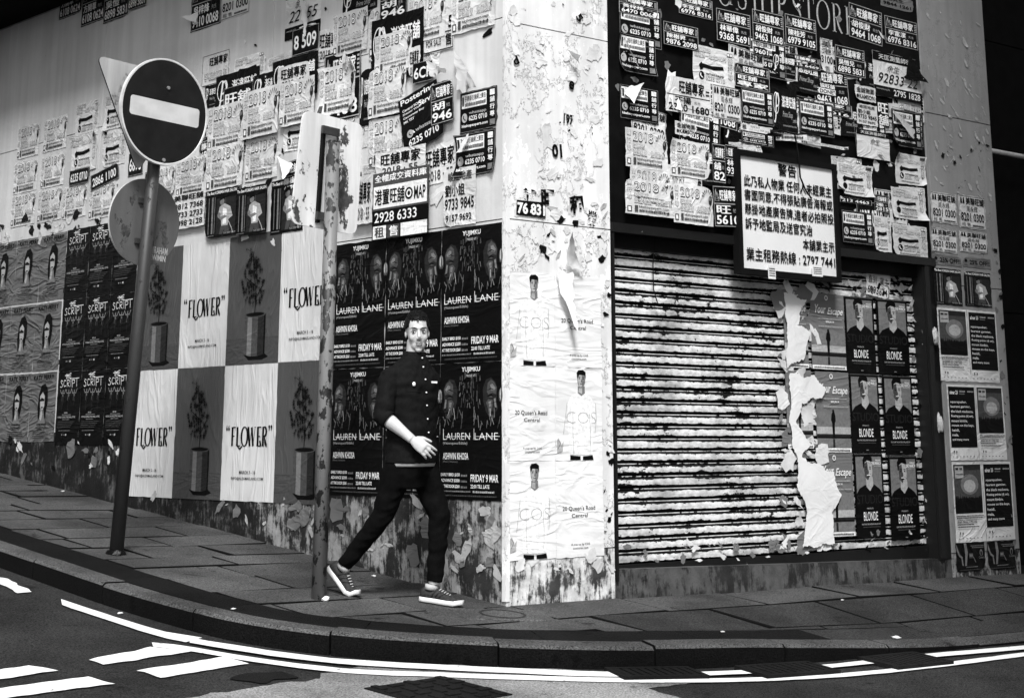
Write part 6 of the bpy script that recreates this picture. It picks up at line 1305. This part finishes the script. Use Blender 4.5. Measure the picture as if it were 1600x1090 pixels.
# hair: short sides, brushed-up top
bm = bmesh.new(); bmesh.ops.create_icosphere(bm, subdivisions=5, radius=1)
kill = []
for v in bm.verts:
    p = v.co.copy(); x, y, z = p.x * .0805, p.y * .0995 - .018, p.z * .090 + .040
    up = max(0, p.z); k = 1 + .025 * noise.noise(p * 9) * (1 + up) + .012 * noise.noise(p * 22) + .035 * up * ss(-.3, .8, p.y) ; v.co = Vector((x * k, y * k, (z - .040) * k + .040))
    hl = .074 + .012 * noise.noise((p.x * 9, 0, 3)) - .10 * max(0, abs(x) - .050) / .03     # hairline height
    if (y > .030 and z < hl) or z < -.050 - .02 * (y < -.05) or (y > -.002 and z < .030 - .6 * max(0, .03 - y)) or (abs(x) > .05 and -.032 < y < .012 and z < .026): kill.append(v)
    elif (y > .022 and z < hl + .01): v.co = Vector((x * .96, y * .95, z))
bmesh.ops.delete(bm, geom=kill, context='VERTS'); bmesh.ops.solidify(bm, geom=bm.faces[:], thickness=.012)
me = bpy.data.meshes.new('hair'); bm.transform(HM); bm.to_mesh(me); bm.free(); me.materials.append(MS['hair']); me.polygons.foreach_set('use_smooth', [True] * len(me.polygons)); hair = link('hair', me, man)
g = G(); q = random.Random(8)
for k in range(420):
    a = q.uniform(0, 6.28); rr = math.sqrt(q.random()); x, y = .062 * rr * math.cos(a), .075 * rr * math.sin(a) + .002; zz = .040 + .091 * math.sqrt(max(0, 1 - (x / .0805) ** 2 - ((y + .018) / .0995) ** 2)); b0 = Vector((x, y, zz)); dr = Vector((x * 3 + q.uniform(-.3, .3), .35 + q.uniform(-.3, .4), 1)).normalized()
    L_ = q.uniform(.006, .013); g.tube([HM @ b0, HM @ (b0 + dr * L_ * .6), HM @ (b0 + dr * L_ + Vector((0, -.003, 0)))], [.0036, .0024, .0006], 5)
g.build('tufts', MS['hair'], hair)
# shirt
g = G()
rings(g, [(.805, 0, .105, .188, .138, 4), (.86, 0, .103, .186, .138, 6), (.95, 0, .103, .174, .130, 10), (1.05, 0, .104, .166, .124, 14), (1.18, 0, .10, .178, .130, 20), (1.28, 0, .10, .184, .132, YC), (1.335, 0, .10, .172, .118, YC), (1.375, 0, .102, .138, .100, YC), (1.41, 0, .108, .098, .084, YC), (1.44, 0, .113, .078, .074, YC)], 32, 2.3)
for a, b, w in ((SHR, ELR, WRR), (SHL, ELL, WRL)):
    e2 = b + (w - b).normalized() * .035; a2 = a + Vector((0, 0, -.01)); ce = Vector((0, .10, a.z - .02)); g.tube([a2.lerp(ce, .55), a2.lerp(ce, .15) + Vector((0, 0, -.004)), a2.lerp(b, .10), a2.lerp(b, .28), a2.lerp(b, .6), b.lerp(a2, .12), b + Vector((0, -.006, -.008)), e2], [.045, .054, .061, .063, .061, .059, .059, .053], 20)
shirt = remesh('shirt', g, MS['shirt'], .0065, 4, man, .0075, (11, 11, 24))
for b, w in ((ELR, WRR), (ELL, WRL)):
    d = (w - b).normalized(); g = G(); g.tube([b + d * .012, b + d * .016, b + d * .046, b + d * .050], [.052, .060, .058, .050], 22, cap=False); part('rolled_cuff', g, MS['shirt'], shirt)
v = []; n = 28; g = G()
for z, a, b, cf in ((1.415, .084, .078, .108), (1.445, .073, .072, .113), (1.470, .068, .067, .118), (1.472, .064, .063, .118), (1.44, .066, .065, .113)):
    for k in range(n): t = 2 * math.pi * k / n; y = math.radians(YC); x_ = a * math.cos(t); d_ = b * math.sin(t); v.append((math.cos(y) * x_ + math.sin(y) * d_, cf - math.sin(y) * x_ + math.cos(y) * d_, z + .006 * math.sin(t) * -1))
g.add(v, [(i * n + k, i * n + (k + 1) % n, (i + 1) * n + (k + 1) % n, (i + 1) * n + k) for i in range(4) for k in range(n)]); part('collar', g, MS['shirt'], shirt)
def chest(z, off=0.0, d=.006):
    """point on the shirt front at height z, off metres to his right of the centre line"""
    T_ = [(.805, .105, .138, .188, 4), (.86, .103, .138, .186, 6), (.95, .103, .130, .174, 10), (1.05, .104, .124, .166, 14), (1.18, .10, .130, .178, 20), (1.28, .10, .132, .184, YC), (1.345, .10, .118, .178, YC), (1.385, .102, .098, .14, YC), (1.44, .113, .074, .078, YC)]
    for p, q_ in zip(T_, T_[1:]):
        if p[0] <= z <= q_[0]: t = (z - p[0]) / (q_[0] - p[0]); cf, b, a, yw = [p[i] + (q_[i] - p[i]) * t for i in range(1, 5)]
    y = math.radians(yw); dd = b * max(0, 1 - abs(off / a) ** 2.3) ** (1 / 2.3) + d
    return Vector((math.cos(y) * off + math.sin(y) * dd, cf - math.sin(y) * off + math.cos(y) * dd, z)), Vector((math.sin(y), math.cos(y), 0))
for k, z in enumerate((1.43, 1.375, 1.30, 1.222, 1.145, 1.065, .985, .905)):
    p, nrm = chest(z, -.002, .004); g = G(); g.tube([p - nrm * .004, p + nrm * .004], .0048, 10); part('button', g, MS['btn'], shirt)
p, nrm = chest(1.27, .085, .004); g = G(); ellipsoid(g, p, (.014, .010, .014)); part('pin_badge', g, MS['btn'], shirt)
p, nrm = chest(1.285, -.075, .004); tg_ = Vector((nrm.y, -nrm.x, 0)); g = G(); g.add([p + tg_ * a + Vector((0, 0, b)) + nrm * c_ for c_ in (-.004, .004) for a, b in ((-.022, -.006), (.022, -.006), (.022, .006), (-.022, .006))], [(3, 2, 1, 0), (4, 5, 6, 7), (0, 1, 5, 4), (1, 2, 6, 5), (2, 3, 7, 6), (3, 0, 4, 7)]); part('name_tag', g, MS['btn'], shirt, False)
g = G(); pts = [chest(1.415 - .6 * k / 20, .016, .0015)[0] for k in range(21)]; g.tube(pts, .0022, 5); part('placket_seam', g, MS['shirt'], shirt)
g = G(); pts = [chest(1.225, .04 + .10 * k / 8, .001)[0] for k in range(9)]; g.tube(pts, .003, 5); part('pocket_edge', g, MS['shirt'], shirt)
g = G(); rings(g, [(.785, 0, .105, .178, .130, 4), (.808, 0, .105, .180, .132, 4)], 32, 2.3); part('undershirt_hem', g, MS['tee'])
# trousers
g = G(); rings(g, [(.66, 0, .098, .135, .105, 0), (.74, 0, .10, .165, .122, 0), (.83, 0, .10, .172, .126, 2), (.90, 0, .10, .165, .12, 4)], 28, 2.3)
for h, k, a in ((HIPR, KNR, ANR), (HIPL, KNL, ANL)):
    g.tube([h, h.lerp(k, .35), h.lerp(k, .7), k, k.lerp(a, .3), k.lerp(a, .65), a.lerp(k, .04)], [.092, .088, .078, .066, .059, .052, .047], 22)
trs = remesh('trousers', g, MS['trouser'], .0075, 4, man, .008, (10, 10, 20))
# running shoes
def shoe(fn, nm):
    ys = [-.075, -.066, -.04, 0, .04, .08, .12, .16, .19, .206]; wd_ = [.012, .028, .035, .035, .036, .041, .045, .042, .028, .012]; tp = [.055, .078, .088, .090, .086, .072, .060, .052, .044, .034]
    n = 16; g = G(); v = []
    for y, w, t in zip(ys, wd_, tp):
        for k in range(n):
            q = 2 * math.pi * k / n; c_, s_ = math.cos(q), math.sin(q); x = w * math.copysign(abs(c_) ** .75, c_); z = .02 + (t - .02) * (max(0, s_) ** .8) if s_ > 0 else .02; v.append(fn(Vector((x, y, z))))
    g.add(v, [(i * n + k, i * n + (k + 1) % n, (i + 1) * n + (k + 1) % n, (i + 1) * n + k) for i in range(len(ys) - 1) for k in range(n)] + [tuple(range(n))[::-1], tuple((len(ys) - 1) * n + k for k in range(n))]); so = part(nm, g, MS['shoe'])
    g = G(); v = []; m = len(ys)
    for z, ex in ((.0, -.002), (.006, .003), (.024, .004), (.029, .0)):
        for y, w in list(zip(ys, wd_)): v.append(fn(Vector((w + ex, y * 1.015, z + .012 * ss(.15, .21, y)))))
        for y, w in list(zip(ys, wd_))[::-1]: v.append(fn(Vector((-w - ex, y * 1.015, z + .012 * ss(.15, .21, y)))))
    N = 2 * m; g.add(v, [(i * N + k, i * N + (k + 1) % N, (i + 1) * N + (k + 1) % N, (i + 1) * N + k) for i in range(3) for k in range(N)] + [(k, N - 1 - k, N - 2 - k, k + 1) for k in range(m - 1)]); part('sole', g, MS['sole'], so)
    for s_ in (-1, 1):
        for k in range(3):
            y = .015 + k * .026; g = G(); pts = []
            for t in range(5):
                u = t / 4; yy = y + .028 * u; q = math.radians(12 + 52 * u); j = max(i for i in range(len(ys)) if ys[i] <= yy); fr = (yy - ys[j]) / (ys[j + 1] - ys[j]); w = wd_[j] + (wd_[j + 1] - wd_[j]) * fr; tt = tp[j] + (tp[j + 1] - tp[j]) * fr
                pts.append(fn(Vector((s_ * (w * math.cos(q) ** .75 + .001), yy, .02 + (tt - .02) * math.sin(q) ** .8 + .001))))
            g.tube(pts, [(.0045, .002)] * 5, 6); part('stripe', g, MS['stripe'], so)
    for k in range(5):
        y = .055 + k * .016; z = .082 - k * .006; g = G(); g.tube([fn(Vector((-.018, y, z - .004))), fn(Vector((0, y + .004, z + .003))), fn(Vector((.018, y, z - .004)))], .003, 6); part('lace', g, MS['lace'], so)
    g = G(); g.tube([fn(Vector((0, -.005, .075))), fn(Vector((0, -.005, .105)))], [.043, .040], 16); part('sock', g, MS['sock'], so)
gp = Vector((MO.x, MO.y, 0))
def gl(l, f): p = MM @ Vector((l, f, 0)); return gz(p.x, p.y) - MO.z
zf = gl(-.07, .21); sl_ = math.atan2(gl(-.07, .41) - gl(-.07, .14), .27)
def fn_l(p):
    x, y, z = p; c_, s_ = math.cos(sl_), math.sin(sl_); yw = math.radians(-6); xx = x * math.cos(yw) - y * math.sin(yw) * .0; return Vector((-.07 + x, .217 + y * c_ - z * s_, zf + y * s_ + z * c_ + .002))
zb_ = gl(.09, -.265)
def fn_r(p):
    x, y, z = p; y -= .13; a = math.radians(46) * (1 - ss(-.02, .06, y)) + math.radians(6) * ss(-.02, .06, y)
    return Vector((.09 + x, -.265 + y * math.cos(a) + z * math.sin(a), zb_ + .004 - y * math.sin(a) + z * math.cos(a) + .0))
shoe(fn_l, 'shoe'); shoe(fn_r, 'shoe')
